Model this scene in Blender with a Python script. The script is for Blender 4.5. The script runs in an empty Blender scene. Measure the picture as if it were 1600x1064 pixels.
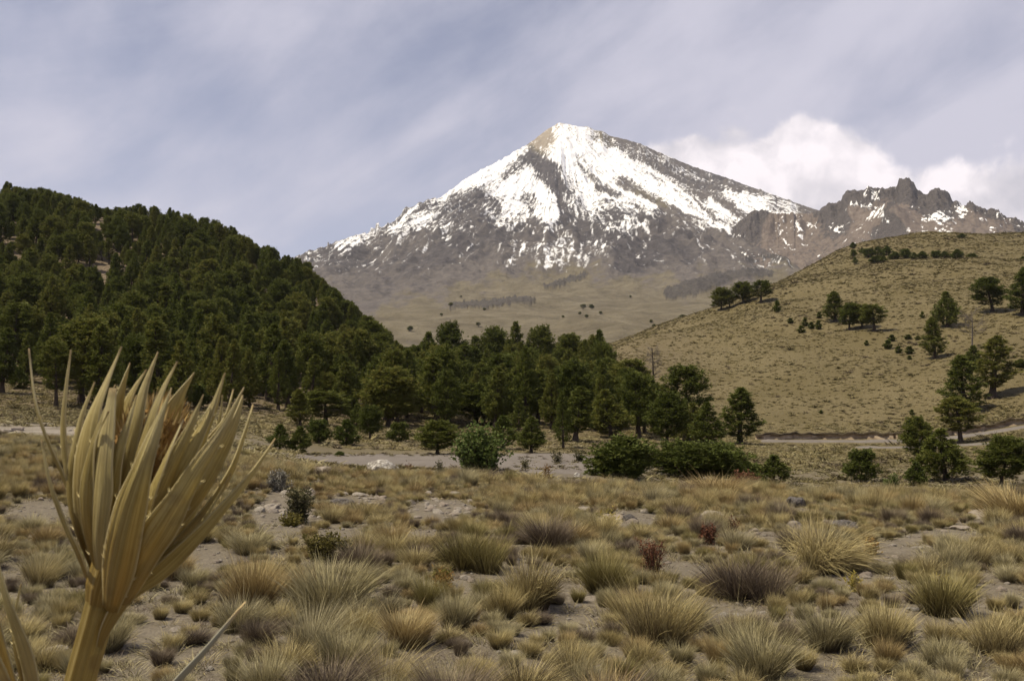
import bpy, math, random
import numpy as np
from mathutils import Vector, Matrix

# ------------------------------------------------------------------ camera
scene = bpy.context.scene
col = scene.collection
F = 1570.0                                   # focal length in pixels of the 1600 px wide photograph
YH = 620.0                                   # row of eye level
PITCH = math.atan((YH - 532.0) / F)
SP, CP = math.sin(PITCH), math.cos(PITCH)
cam_data = bpy.data.cameras.new('camera')
cam = bpy.data.objects.new('camera', cam_data)
col.objects.link(cam)
cam_data.sensor_width = 36.0
cam_data.lens = F / 1600.0 * 36.0
cam.location = (0, 0, 0)
cam.rotation_euler = (math.radians(90) + PITCH, 0, 0)
cam_data.clip_start = 0.02
cam_data.clip_end = 60000
cam_data.dof.use_dof = True
cam_data.dof.focus_distance = 40.0
cam_data.dof.aperture_fstop = 38.0
scene.camera = cam

# ------------------------------------------------------------------ exposure
scene.view_settings.view_transform = 'Standard'
scene.view_settings.look = 'None'
scene.view_settings.exposure = 0.38
scene.view_settings.gamma = 1.0
scene.view_settings.use_curve_mapping = False
scene.render.engine = 'CYCLES'
scene.cycles.max_bounces = 6
scene.cycles.diffuse_bounces = 3
scene.cycles.transmission_bounces = 3
scene.cycles.use_denoising = True

# ------------------------------------------------------------------ sun and sky
SUN_EL, SUN_AZ = math.radians(63), math.radians(-97)     # azimuth from the view axis, negative = left
sun_dir = Vector((math.sin(SUN_AZ) * math.cos(SUN_EL), math.cos(SUN_AZ) * math.cos(SUN_EL), math.sin(SUN_EL)))
sl = bpy.data.lights.new('sun', 'SUN')
sl.energy = 5.0
sl.angle = math.radians(0.53)
sl.color = (1.0, 0.885, 0.66)
sun = bpy.data.objects.new('sun', sl)
col.objects.link(sun)
sun.rotation_euler = sun_dir.to_track_quat('Z', 'Y').to_euler()
sun.location = (-50, 0, 100)


def pix(px, py, f=1.0):
    """unit-forward-depth ray of a photograph pixel"""
    cx, cy = (px - 800.0) / F, (532.0 - py) / F
    return np.array((cx, CP - cy * SP, SP + cy * CP)) * f


def azel(px, py):
    cx, cy = (px - 800.0) / F, (532.0 - py) / F
    x, y, z = cx, CP - cy * SP, SP + cy * CP
    h = math.hypot(x, y)
    return math.atan2(x, y), z / h


def project(P):
    x, y, z = P[:, 0], P[:, 1], P[:, 2]
    fw = y * CP + z * SP
    up = -y * SP + z * CP
    fw = np.maximum(fw, 1e-3)
    return 800.0 + F * x / fw, 532.0 - F * up / fw


class NT:
    """small helper for node trees"""
    def __init__(self, tree):
        self.t = tree
        self.n = tree.nodes
        self.l = tree.links

    def node(self, kind, **kw):
        n = self.n.new(kind)
        ins = kw.pop('ins', {})
        for k, v in kw.items():
            setattr(n, k, v)
        for k, v in ins.items():
            self.set(n.inputs[k], v)
        return n

    def set(self, sock, v):
        if hasattr(v, 'is_output') or isinstance(v, bpy.types.NodeSocket):
            self.l.new(v, sock)
        else:
            sock.default_value = v

    def math(self, op, a, b=None, c=None, clamp=False):
        n = self.n.new('ShaderNodeMath')
        n.operation = op
        n.use_clamp = clamp
        for i, v in enumerate((a, b, c)):
            if v is not None:
                self.set(n.inputs[i], v)
        return n.outputs[0]

    def mix(self, fac, a, b, mode='MIX'):
        n = self.n.new('ShaderNodeMix')
        n.data_type = 'RGBA'
        n.blend_type = mode
        n.clamp_factor = True
        self.set(n.inputs[0], fac)
        for s, v in ((n.inputs[6], a), (n.inputs[7], b)):
            if isinstance(v, tuple) and len(v) == 3:
                v = (*v, 1.0)
            self.set(s, v)
        return n.outputs[2]

    def ramp(self, fac, stops, interp='LINEAR'):
        n = self.n.new('ShaderNodeValToRGB')
        n.color_ramp.interpolation = interp
        el = n.color_ramp.elements
        while len(el) < len(stops):
            el.new(0.5)
        for e, (p, c) in zip(el, stops):
            e.position = p
            e.color = (*c, 1.0) if len(c) == 3 else c
        self.set(n.inputs[0], fac)
        return n.outputs[0]

    def smooth(self, v, lo, hi, a=0.0, b=1.0):
        n = self.n.new('ShaderNodeMapRange')
        n.interpolation_type = 'SMOOTHSTEP'
        self.set(n.inputs[0], v)
        self.set(n.inputs[1], lo)
        self.set(n.inputs[2], hi)
        self.set(n.inputs[3], a)
        self.set(n.inputs[4], b)
        return n.outputs[0]

    def noise(self, vec, scale, detail=4.0, rough=0.55, dist=0.0, dims='3D'):
        n = self.n.new('ShaderNodeTexNoise')
        n.noise_dimensions = dims
        self.set(n.inputs['Vector'], vec)
        n.inputs['Scale'].default_value = scale
        n.inputs['Detail'].default_value = detail
        n.inputs['Roughness'].default_value = rough
        n.inputs['Distortion'].default_value = dist
        return n.outputs[0]

    def mapping(self, vec, loc=(0, 0, 0), rot=(0, 0, 0), scale=(1, 1, 1)):
        n = self.n.new('ShaderNodeMapping')
        self.set(n.inputs[0], vec)
        n.inputs[1].default_value = loc
        n.inputs[2].default_value = rot
        n.inputs[3].default_value = scale
        return n.outputs[0]

    def attr(self, name, kind='GEOMETRY'):
        n = self.n.new('ShaderNodeAttribute')
        n.attribute_name = name
        n.attribute_type = kind
        return n.outputs['Fac']

    def bump(self, h, strength, dist):
        n = self.n.new('ShaderNodeBump')
        n.inputs['Strength'].default_value = strength
        n.inputs['Distance'].default_value = dist
        self.set(n.inputs['Height'], h)
        return n.outputs[0]


# ---- world: clear Nishita sky, thin streaks of cirrus over it, cumulus low over the mountains
world = bpy.data.worlds.new('World')
scene.world = world
world.use_nodes = True
wt = NT(world.node_tree)
wt.n.clear()
out = wt.node('ShaderNodeOutputWorld')
bg = wt.node('ShaderNodeBackground')
wt.l.new(bg.outputs[0], out.inputs[0])
sky = wt.node('ShaderNodeTexSky')
sky.sky_type = 'NISHITA'
sky.sun_disc = False
sky.sun_elevation = SUN_EL
sky.sun_rotation = SUN_AZ
sky.altitude = 3900
sky.air_density = 1.0
sky.dust_density = 1.2
sky.ozone_density = 1.6
tc = wt.node('ShaderNodeTexCoord')
D = tc.outputs['Generated']
sep = wt.node('ShaderNodeSeparateXYZ')
wt.l.new(D, sep.inputs[0])
dz = wt.math('MAXIMUM', sep.outputs[2], 0.0)
inv = wt.math('DIVIDE', 1.0, wt.math('ADD', dz, 0.22))
pl = wt.node('ShaderNodeCombineXYZ')
wt.set(pl.inputs[0], wt.math('MULTIPLY', sep.outputs[0], inv))
wt.set(pl.inputs[1], wt.math('MULTIPLY', sep.outputs[1], inv))
P = pl.outputs[0]
# cirrus: long soft streaks fanning up to the right
ROT = (0, math.radians(30), 0)
DR = wt.mapping(D, (0, 0, 0), ROT, (1, 1, 1))
n_big = wt.noise(wt.mapping(DR, (3.1, 0.4, 0), (0, 0, 0), (1.0, 1.0, 2.6)), 1.7, 3, 0.5, 0.4)
n_str = wt.noise(wt.mapping(DR, (0.7, 2.3, 0), (0, 0, 0), (0.9, 0.9, 3.2)), 2.8, 7, 0.58, 0.6)
n_soft = wt.noise(wt.mapping(DR, (5, 1, 3), (0, 0, 0), (1, 1, 1.6)), 6.0, 6, 0.58, 0.2)
cir = wt.math('ADD', wt.math('MULTIPLY', n_big, 0.75), wt.math('ADD', wt.math('MULTIPLY', n_str, 0.42), wt.math('MULTIPLY', n_soft, 0.43)))
side = wt.math('MULTIPLY', sep.outputs[0], 0.13)
cir = wt.math('ADD', cir, side)
cir = wt.smooth(cir, 0.62, 0.99, 0.26, 0.92)
hz = wt.smooth(dz, 0.02, 0.42, 0.32, 0.0)
cir = wt.math('MINIMUM', wt.math('ADD', cir, hz), 0.97)
sky_c = wt.mix(1.0, sky.outputs[0], (1.2, 1.1, 1.12), 'MULTIPLY')
cir_c = (7.5, 7.35, 8.6)
base = wt.mix(cir, sky_c, cir_c)
# cumulus: puffs low in the sky
warp = wt.node('ShaderNodeTexNoise', ins={'Vector': D, 'Scale': 14.0, 'Detail': 4.0})
wv = wt.node('ShaderNodeVectorMath', operation='MULTIPLY_ADD')
wt.set(wv.inputs[0], warp.outputs['Color'])
wv.inputs[1].default_value = (0.05, 0.05, 0.05)
wt.set(wv.inputs[2], D)
c1 = wt.noise(wv.outputs[0], 15.0, 9, 0.52, 0.0)


def puff(px, py, rx, ry, amp):
    """soft mask round one direction of the sky (radii in radians, horizontal and vertical)"""
    v = Vector(pix(px, py)).normalized()
    d = wt.node('ShaderNodeVectorMath', operation='SUBTRACT')
    wt.set(d.inputs[0], D)
    d.inputs[1].default_value = v
    s = wt.node('ShaderNodeVectorMath', operation='MULTIPLY')
    wt.set(s.inputs[0], d.outputs[0])
    s.inputs[1].default_value = (1 / rx, 1 / rx, 1 / ry)
    ln = wt.node('ShaderNodeVectorMath', operation='LENGTH')
    wt.set(ln.inputs[0], s.outputs[0])
    return wt.smooth(ln.outputs['Value'], 0.0, 1.0, amp, 0.0)


masks = [puff(1090, 275, 0.12, 0.058, 0.80), puff(1265, 272, 0.105, 0.080, 1.0), puff(1150, 205, 0.05, 0.045, 0.40), puff(1330, 320, 0.11, 0.06, 0.75),
         puff(1610, 315, 0.13, 0.080, 0.88), puff(1450, 330, 0.11, 0.065, 0.52), puff(2300, 420, 0.30, 0.09, 0.6), puff(-500, 380, 0.25, 0.07, 0.45)]
m = masks[0]
for q in masks[1:]:
    m = wt.math('MAXIMUM', m, q)
cum = wt.math('ADD', m, wt.math('MULTIPLY', wt.math('SUBTRACT', c1, 0.5), wt.math('MULTIPLY', wt.smooth(m, 0.0, 0.30), 1.5)))
cum_a = wt.smooth(cum, 0.20, 0.46, 0.0, 0.97)
c2 = wt.noise(wt.mapping(wv.outputs[0], (0.15, 0.04, -0.22)), 15.0, 9, 0.52, 0.0)
lit = wt.math('ADD', 0.62, wt.math('MULTIPLY', wt.math('SUBTRACT', c1, c2), 2.6))
lit = wt.math('ADD', lit, wt.math('MULTIPLY', wt.math('SUBTRACT', wt.noise(D, 6.0, 3), 0.5), 1.1), clamp=True)
cum_c = wt.ramp(lit, [(0.0, (7.6, 7.3, 8.0)), (0.5, (9.8, 9.2, 9.7)), (1.0, (13.2, 12.2, 12.5))])
final = wt.mix(cum_a, base, cum_c)
wt.l.new(final, bg.inputs['Color'])
bg.inputs['Strength'].default_value = 0.067


# ------------------------------------------------------------------ helpers
def mesh_np(name, verts, faces, mats=(), attrs=None, smooth=True, face_mat=None):
    """mesh from numpy; faces: list of (M,k) int arrays"""
    me = bpy.data.meshes.new(name)
    verts = np.asarray(verts, np.float32)
    if not isinstance(faces, (list, tuple)):
        faces = [faces]
    faces = [np.asarray(f, np.int32) for f in faces if len(f)]
    nl = sum(f.size for f in faces)
    nf = sum(len(f) for f in faces)
    me.vertices.add(len(verts))
    me.vertices.foreach_set('co', verts.ravel())
    me.loops.add(nl)
    me.loops.foreach_set('vertex_index', np.concatenate([f.ravel() for f in faces]))
    me.polygons.add(nf)
    tot = np.concatenate([np.full(len(f), f.shape[1], np.int32) for f in faces])
    st = np.concatenate(([0], np.cumsum(tot)[:-1])).astype(np.int32)
    me.polygons.foreach_set('loop_start', st)
    me.polygons.foreach_set('loop_total', tot)
    me.polygons.foreach_set('use_smooth', np.full(nf, smooth, bool))
    for m_ in mats:
        me.materials.append(m_)
    if face_mat is not None:
        me.polygons.foreach_set('material_index', np.asarray(face_mat, np.int32))
    for k, v in (attrs or {}).items():
        a = me.attributes.new(k, 'FLOAT', 'POINT')
        a.data.foreach_set('value', np.asarray(v, np.float32))
    me.update(calc_edges=True)
    me.validate()
    return me


def tag(o, label=None, cat=None, group=None, kind=None):
    for k, v in (('label', label), ('category', cat), ('group', group), ('kind', kind)):
        if v:
            o[k] = v
    return o


def link(name, data, parent=None, loc=None):
    o = bpy.data.objects.new(name, data)
    col.objects.link(o)
    if parent is not None:
        o.parent = parent
    if loc is not None:
        o.location = loc
    return o


def hash2(ix, iy, seed):
    h = (ix.astype(np.int64) * 374761393 + iy.astype(np.int64) * 668265263 + seed * 1274126177) & 0xFFFFFFFF
    h = ((h ^ (h >> 13)) * 1274126177) & 0xFFFFFFFF
    h = ((h ^ (h >> 16)) * 2246822519) & 0xFFFFFFFF
    return (h ^ (h >> 15)) & 0xFFFFFFFF


def perlin(x, y, seed=0):
    x = np.asarray(x, float)
    y = np.asarray(y, float)
    x0 = np.floor(x)
    y0 = np.floor(y)
    fx, fy = x - x0, y - y0
    x0 = x0.astype(np.int64)
    y0 = y0.astype(np.int64)

    def g(ix, iy, dx, dy):
        a = hash2(ix, iy, seed) * (2 * math.pi / 4294967296.0)
        return np.cos(a) * dx + np.sin(a) * dy
    u = fx * fx * fx * (fx * (fx * 6 - 15) + 10)
    v = fy * fy * fy * (fy * (fy * 6 - 15) + 10)
    a = g(x0, y0, fx, fy)
    b = g(x0 + 1, y0, fx - 1, fy)
    c = g(x0, y0 + 1, fx, fy - 1)
    d = g(x0 + 1, y0 + 1, fx - 1, fy - 1)
    return ((a + (b - a) * u) * (1 - v) + (c + (d - c) * u) * v) * 1.5


def fbm(x, y, oct=4, seed=0, gain=0.5):
    s, a, f = 0, 1.0, 1.0
    for i in range(oct):
        s = s + a * perlin(x * f + 17.3 * i, y * f - 9.1 * i, seed + i)
        a *= gain
        f *= 2.03
    return s


def ridged(x, y, oct=4, seed=0, gain=0.5):
    s, a, f, t = 0, 1.0, 1.0, 0
    for i in range(oct):
        s = s + a * (1 - np.abs(perlin(x * f + 7.7 * i, y * f + 3.3 * i, seed + i)) * 1.6)
        t += a
        a *= gain
        f *= 2.07
    return s / t


def sstep(a, b, x):
    t = np.clip((x - a) / (b - a), 0, 1)
    return t * t * (3 - 2 * t)


def pchip_slopes(Dk, Zk):
    h = np.diff(Dk, axis=1)
    s = np.diff(Zk, axis=1) / h
    m = np.zeros_like(Zk)
    w1 = 2 * h[:, 1:] + h[:, :-1]
    w2 = h[:, 1:] + 2 * h[:, :-1]
    same = s[:, 1:] * s[:, :-1] > 0
    with np.errstate(divide='ignore', invalid='ignore'):
        hm = (w1 + w2) / (w1 / s[:, :-1] + w2 / s[:, 1:])
    m[:, 1:-1] = np.where(same, hm, 0)
    m[:, 0] = s[:, 0]
    m[:, -1] = s[:, -1]
    return m


def pchip_eval(Dk, Zk, Mk, d):
    """row-wise pchip: Dk,Zk,Mk (N,K), d (N,)"""
    i = np.clip((Dk <= d[:, None]).sum(1) - 1, 0, Dk.shape[1] - 2)
    r = np.arange(len(d))
    x0, x1, z0, z1, m0, m1 = Dk[r, i], Dk[r, i + 1], Zk[r, i], Zk[r, i + 1], Mk[r, i], Mk[r, i + 1]
    h = x1 - x0
    t = np.clip((d - x0) / h, 0, 1)
    t2, t3 = t * t, t * t * t
    return (2 * t3 - 3 * t2 + 1) * z0 + (t3 - 2 * t2 + t) * h * m0 + (-2 * t3 + 3 * t2) * z1 + (t3 - t2) * h * m1


def grid_faces(nr, nc):
    i = np.arange(nr * nc).reshape(nr, nc)
    return np.stack((i[:-1, :-1], i[:-1, 1:], i[1:, 1:], i[1:, :-1]), -1).reshape(-1, 4)


def new_mat(name):
    m_ = bpy.data.materials.new(name)
    m_.use_nodes = True
    t = NT(m_.node_tree)
    t.n.clear()
    o = t.node('ShaderNodeOutputMaterial')
    b = t.node('ShaderNodeBsdfPrincipled')
    b.inputs['Roughness'].default_value = 0.9
    b.inputs['Specular IOR Level'].default_value = 0.15
    t.l.new(b.outputs[0], o.inputs[0])
    t.out, t.b = o, b
    return m_, t
# ------------------------------------------------------------------ the land near the camera
# anchors: photograph column -> stations (distance in m, photograph row) from the meadow's far edge outwards
ANCH = [
    (-700, [(30, 735), (50, 693), (75, 668), (130, 640), (270, 470), (440, 310), (560, 340), (720, 390)]),
    (0,    [(30, 735), (50, 693), (75, 668), (130, 641), (270, 480), (440, 318), (560, 345), (720, 390)]),
    (200,  [(30, 738), (50, 697), (78, 670), (130, 645), (265, 492), (430, 348), (550, 372), (700, 410)]),
    (300,  [(29, 742), (52, 703), (80, 678), (130, 650), (255, 515), (420, 372), (530, 392), (680, 420)]),
    (430,  [(28, 750), (54, 715), (85, 690), (130, 657), (235, 560), (395, 424), (500, 450), (640, 480)]),
    (500,  [(28, 761), (55, 728), (88, 705), (135, 660), (225, 585), (370, 462), (480, 485), (620, 500)]),
    (560,  [(27, 765), (56, 733), (90, 706), (140, 662), (215, 600), (335, 512), (440, 520), (620, 530)]),
    (630,  [(26, 767), (57, 736), (91, 706), (145, 662), (205, 618), (300, 572), (420, 570), (640, 565)]),
    (760,  [(26, 770), (58, 738), (92, 706), (150, 662), (220, 618), (320, 582), (440, 575), (650, 565)]),
    (900,  [(26, 776), (59, 744), (95, 706), (150, 665), (220, 615), (330, 572), (440, 560), (650, 552)]),
    (950,  [(26, 779), (60, 748), (98, 705), (150, 670), (220, 606), (330, 538), (430, 540), (620, 548)]),
    (1000, [(26, 782), (60, 755), (100, 705), (150, 676), (220, 600), (340, 518), (430, 522), (600, 535)]),
    (1100, [(26, 786), (65, 760), (110, 702), (165, 683), (240, 585), (390, 490), (460, 495), (620, 500)]),
    (1220, [(26, 790), (70, 764), (115, 711), (165, 687), (240, 575), (410, 440), (480, 445), (640, 452)]),
    (1330, [(26, 790), (70, 765), (115, 712), (168, 687), (240, 572), (430, 418), (490, 422), (660, 389)]),
    (1450, [(26, 790), (70, 765), (115, 712), (168, 684), (240, 562), (430, 409), (500, 412), (690, 366)]),
    (1600, [(26, 790), (70, 764), (114, 708), (160, 664), (235, 552), (420, 404), (500, 405), (690, 371)]),
    (2300, [(26, 790), (70, 762), (112, 700), (155, 650), (235, 545), (420, 400), (500, 402), (690, 375)]),
]
_az, _D, _Z = [], [], []
for px_, st in ANCH:
    a_, _ = azel(px_, 600)
    dd, zz = [0.0, 2.5, 6.0, 14.0], [-1.55, -1.6, -2.05, -2.12]
    for d_, py_ in st:
        dd.append(d_)
        zz.append(d_ * azel(px_, py_)[1])
    dd += [1000.0, 1500.0]
    zz += [min(zz[-1] * 0.7, 30.0), 0.0]
    _az.append(a_)
    _D.append(dd)
    _Z.append(zz)
_az, _D, _Z = np.array(_az), np.array(_D), np.array(_Z)
_ta = np.linspace(-math.pi, math.pi, 1801)


def _table(A):
    T = np.stack([np.interp(_ta, _az, A[:, k]) for k in range(A.shape[1])], 1)
    kx = np.exp(-0.5 * (np.arange(-20, 21) / 5.0) ** 2)
    kx /= kx.sum()
    Tp = np.concatenate((T[:1].repeat(20, 0), T, T[-1:].repeat(20, 0)), 0)
    return np.stack([np.convolve(Tp[:, k], kx, 'valid') for k in range(T.shape[1])], 1)


_TD, _TZ = _table(_D), _table(_Z)


def land(x, y):
    """height of the near land at world x, y (arrays)"""
    x = np.atleast_1d(np.asarray(x, float))
    y = np.atleast_1d(np.asarray(y, float))
    d = np.hypot(x, y)
    a = np.arctan2(x, y)
    f = (a + math.pi) / (2 * math.pi) * 1800
    i = np.clip(f.astype(int), 0, 1799)
    w = (f - i)[:, None]
    Dk = _TD[i] * (1 - w) + _TD[i + 1] * w
    Zk = _TZ[i] * (1 - w) + _TZ[i + 1] * w
    z = pchip_eval(Dk, Zk, pchip_slopes(Dk, Zk), np.minimum(d, 1499.0))
    z = z + 0.07 * fbm(x / 2.3, y / 2.3, 3, 3) * sstep(3, 8, d) * (1 - sstep(60, 120, d))
    calm = 1 - 0.85 * np.exp(-((d - 78) / 22.0) ** 2) * sstep(-0.32, -0.2, a) * (1 - sstep(0.10, 0.16, a))
    z = z + 0.22 * fbm(x / 11, y / 11, 3, 11) * sstep(12, 40, d) * calm
    z = z + 1.3 * fbm(x / 45, y / 45, 3, 21) * sstep(160, 260, d)
    z = z + 3.0 * fbm(x / 130, y / 130, 3, 31) * sstep(230, 420, d)
    return z


def hit(px, py, dmin=4.0, dmax=1200.0):
    """where the ray of a pixel meets the near land beyond dmin"""
    a_, te = azel(px, py)
    d = np.exp(np.linspace(math.log(dmin), math.log(dmax), 1600))
    z = land(d * math.sin(a_), d * math.cos(a_)) - d * te
    k = np.nonzero(z >= 0)[0]
    if len(k) == 0:
        k = [int(np.argmax(z))]
    i = k[0]
    if i > 0 and z[i] > 0 > z[i - 1]:
        t = -z[i - 1] / (z[i] - z[i - 1])
        dd = d[i - 1] + (d[i] - d[i - 1]) * t
    else:
        dd = d[i]
    X, Y = dd * math.sin(a_), dd * math.cos(a_)
    return np.array((X, Y, land(X, Y)[0])), dd


def pp_poly(pts, X, Y):
    """point in polygon for arrays"""
    ins = np.zeros(len(X), bool)
    n = len(pts)
    for i in range(n):
        x1, y1 = pts[i]
        x2, y2 = pts[(i + 1) % n]
        c = (y1 > Y) != (y2 > Y)
        with np.errstate(divide='ignore', invalid='ignore'):
            ins ^= c & (X < (x2 - x1) * (Y - y1) / (y2 - y1 + 1e-12) + x1)
    return ins


# ground sheet of the near land: meadow, wash, forest hill and grassy hill
a_lo, a_hi = azel(-260, 600)[0], azel(1860, 600)[0]
azs = np.concatenate((np.linspace(-math.pi, a_lo, 60)[:-1], np.linspace(a_lo, a_hi, 520), np.linspace(a_hi, math.pi, 60)[1:]))
ds = np.concatenate(([0.3, 0.8, 1.4], np.exp(np.linspace(math.log(2.0), math.log(1490), 430))))
A, Dg = np.meshgrid(azs, ds)
X, Y = (Dg * np.sin(A)).ravel(), (Dg * np.cos(A)).ravel()
Z = land(X, Y)
dist = Dg.ravel()
az = A.ravel()
PX = 800 + F * np.tan(np.clip(az, -1.2, 1.2)) * CP
# what covers it: 0..1 weights
hillR = sstep(azel(930, 600)[0], azel(1010, 600)[0], az) * sstep(120, 180, dist)
forest = (1 - sstep(azel(560, 600)[0], azel(720, 600)[0], az)) * sstep(118, 160, dist)
wood = sstep(azel(400, 600)[0], azel(480, 600)[0], az) * (1 - sstep(azel(1000, 600)[0], azel(1160, 600)[0], az)) * sstep(90, 110, dist) * (1 - sstep(250, 400, dist))
ash = np.exp(-((dist - 66) / 14.0) ** 2) * (1 - sstep(azel(120, 600)[0], azel(420, 600)[0], az))
fld = sstep(60, 110, dist)

m_land, t = new_mat('land_soil_and_grass')
geo = t.node('ShaderNodeNewGeometry')
pos = geo.outputs['Position']
nA = t.noise(pos, 0.9, 6, 0.6)
nB = t.noise(pos, 6.0, 6, 0.65)
nC = t.noise(pos, 0.06, 4, 0.5)
nD = t.noise(pos, 30.0, 4, 0.6)
nE = t.noise(pos, 1.9, 5, 0.75)
soil = t.ramp(nB, [(0.25, (0.070, 0.058, 0.044)), (0.5, (0.126, 0.107, 0.083)), (0.75, (0.185, 0.160, 0.126))])
soil = t.mix(t.smooth(nA, 0.35, 0.7), soil, (0.122, 0.105, 0.080))
soil = t.mix(t.math('MULTIPLY', t.smooth(nD, 0.6, 0.72), 0.55), soil, (0.30, 0.265, 0.215))
straw = t.ramp(nE, [(0.28, (0.062, 0.050, 0.025)), (0.45, (0.100, 0.081, 0.041)), (0.62, (0.140, 0.114, 0.060)), (0.8, (0.18, 0.150, 0.085))])
straw = t.mix(t.smooth(nC, 0.40, 0.62, 0.0, 0.6), straw, (0.085, 0.068, 0.030))  # broad darker patches painted in as gully shading on the slopes
ashc = t.ramp(nB, [(0.3, (0.20, 0.175, 0.155)), (0.7, (0.33, 0.30, 0.27))])
fl = t.ramp(nE, [(0.3, (0.045, 0.034, 0.022)), (0.5, (0.12, 0.092, 0.062)), (0.75, (0.27, 0.215, 0.165))])
c = t.mix(t.attr('field'), soil, straw)
c = t.mix(t.attr('forest'), c, fl)
c = t.mix(t.math('MULTIPLY', t.attr('wood'), 0.35), c, fl)
c = t.mix(t.math('MULTIPLY', t.attr('ash'), t.smooth(nA, 0.3, 0.55, 0.0, 0.7)), c, ashc)
t.set(t.b.inputs['Base Color'], c)
near_b = t.bump(t.math('ADD', nB, t.math('MULTIPLY', nD, 0.4)), 0.5, 0.05)
far_b = t.node('ShaderNodeBump', ins={'Strength': 0.5, 'Distance': 0.4, 'Height': nE, 'Normal': near_b})
t.set(t.b.inputs['Normal'], far_b.outputs[0])
me = mesh_np('ground', np.stack((X, Y, Z), 1), grid_faces(len(ds), len(azs)), [m_land],
             {'field': fld, 'forest': forest, 'wood': wood, 'ash': ash})
tag(link('ground', me), kind='structure')

# ------------------------------------------------------------------ the volcano and its foot slopes
APEX_D = 6000.0
aA, teA = azel(875, 193)
AX, AY, AZ = APEX_D * math.sin(aA), APEX_D * math.cos(aA), APEX_D * teA


def prof(pts, r):
    p = np.array(pts, float)
    Dk = np.repeat(p[None, :, 0], len(r), 0)
    Zk = np.repeat(p[None, :, 1], len(r), 0)
    m1 = pchip_slopes(p[None, :, 0], p[None, :, 1])
    return pchip_eval(Dk, Zk, np.repeat(m1, len(r), 0), np.minimum(r, p[-1, 0]))


FRONT = [(0, 1635), (120, 1590), (350, 1430), (700, 1200), (1500, 850), (2200, 600), (3000, 372), (3600, 245), (4200, 160), (4700, 100), (5100, 40), (5600, 0), (9000, -40)]
LEFT = [(0, 1635), (134, 1548), (287, 1452), (440, 1368), (592, 1280), (726, 1177), (898, 1127), (1051, 1013), (1318, 925), (1510, 840), (2200, 600), (3000, 400), (4000, 250), (6000, 0), (9000, -40)]
RIGHT = [(0, 1635), (210, 1594), (478, 1521), (707, 1414), (975, 1319), (1242, 1223), (1548, 1116), (2200, 850), (3000, 600), (4500, 300), (6500, 50), (9000, -40)]


def volcano(x, y):
    u, v = x - AX, AY - y
    r = np.hypot(u, v)
    phi = np.degrees(np.arctan2(u, v))            # 0 towards the camera, + to the right
    wr = np.exp(-((phi - 98) / 36.0) ** 2) * sstep(0, 150, r)
    wl = np.exp(-((phi + 95) / 40.0) ** 2)
    z = (1 - wl - wr) * prof(FRONT, r) + wl * prof(LEFT, r) + wr * prof(RIGHT, r)
    # gullies running down from the summit, growing with distance from it
    amp = 30 * sstep(60, 900, r) * (1 - 0.55 * sstep(2600, 4200, r))
    z = z + amp * (ridged(phi / 5.2 + 0.35 * fbm(u / 500, v / 500, 2, 5), r / 1500.0, 3, 41) - 0.55) * 1.5
    up = 1 - sstep(2500, 4300, r)
    z = z + (22 * fbm(u / 330, v / 330, 4, 51) + 16 * (ridged(u / 150, v / 150, 3, 55) - 0.6)) * (0.25 + 0.75 * up) * sstep(40, 300, r)
    z = z + 5 * fbm(u / 32, v / 32, 3, 61) * (0.3 + 0.7 * up)
    # a rib below the summit, a bowl left of it, lava lobes at the foot of the snow
    z = z + 60 * np.exp(-((u + 40 + 0.05 * v) / 70.0) ** 2) * sstep(250, 600, v) * (1 - sstep(1700, 2200, v))
    z = z - 70 * np.exp(-((u + 190) / 150.0) ** 2 - ((v - 1050) / 380.0) ** 2)
    lobe = np.exp(-((u - 300) / 380.0) ** 2 - ((v - 2350) / 420.0) ** 2) + 0.8 * np.exp(-((u + 420) / 360.0) ** 2 - ((v - 2300) / 380.0) ** 2)
    z = z + lobe * (75 + 25 * fbm(u / 90, v / 90, 3, 71))
    return z


SIL = [(300, 470), (430, 418), (480, 400), (500, 393), (515, 386), (530, 378), (560, 369), (585, 364), (600, 355), (615, 346), (632, 328), (650, 321), (668, 314), (685, 312), (700, 300), (720, 285),
       (740, 273), (760, 262), (780, 253), (800, 240), (820, 229), (840, 215), (852, 205), (862, 199), (875, 193), (890, 195), (905, 199), (918, 198), (930, 203), (945, 206), (955, 213), (975, 217),
       (1000, 224), (1030, 237), (1060, 250), (1095, 264), (1130, 275), (1165, 288), (1200, 300), (1240, 315), (1280, 328), (1330, 348), (1400, 375), (1600, 430), (1900, 470)]


def fit_silhouette(Zf, AZc, DS, sil, smooth_d, noise_px=0.0, seed=1):
    """raise or lower each column's crest so that its skyline has the height the mountain shows from the valley"""
    te = Zf / DS[:, None]
    px = 800 + F * np.tan(AZc) * CP
    sx = np.array([s[0] for s in sil], float)
    sy = np.array([s[1] for s in sil], float)
    want = np.interp(px, sx, sy)
    if noise_px:
        want = want + noise_px * fbm(px / 9.0, px * 0, 3, seed)
    for _ in range(3):
        te = Zf / DS[:, None]
        j = np.argmax(te, 0)
        jp = np.pad(j, 7, 'edge')
        j = np.median(np.stack([jp[q:q + len(j)] for q in range(15)]), 0).astype(int)
        dzs = np.zeros(len(AZc))
        for c_ in range(len(AZc)):
            goal = azel(px[c_], want[c_])[1] * DS[j[c_]]
            dzs[c_] = goal - Zf[j[c_], c_]
        dzs = np.convolve(np.pad(dzs, 2, 'edge'), np.array([1, 2, 3, 2, 1]) / 9.0, 'valid')
        for c_ in range(len(AZc)):
            Zf[:, c_] += dzs[c_] * np.exp(-((DS - DS[j[c_]]) / smooth_d) ** 2)
    return Zf


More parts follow.
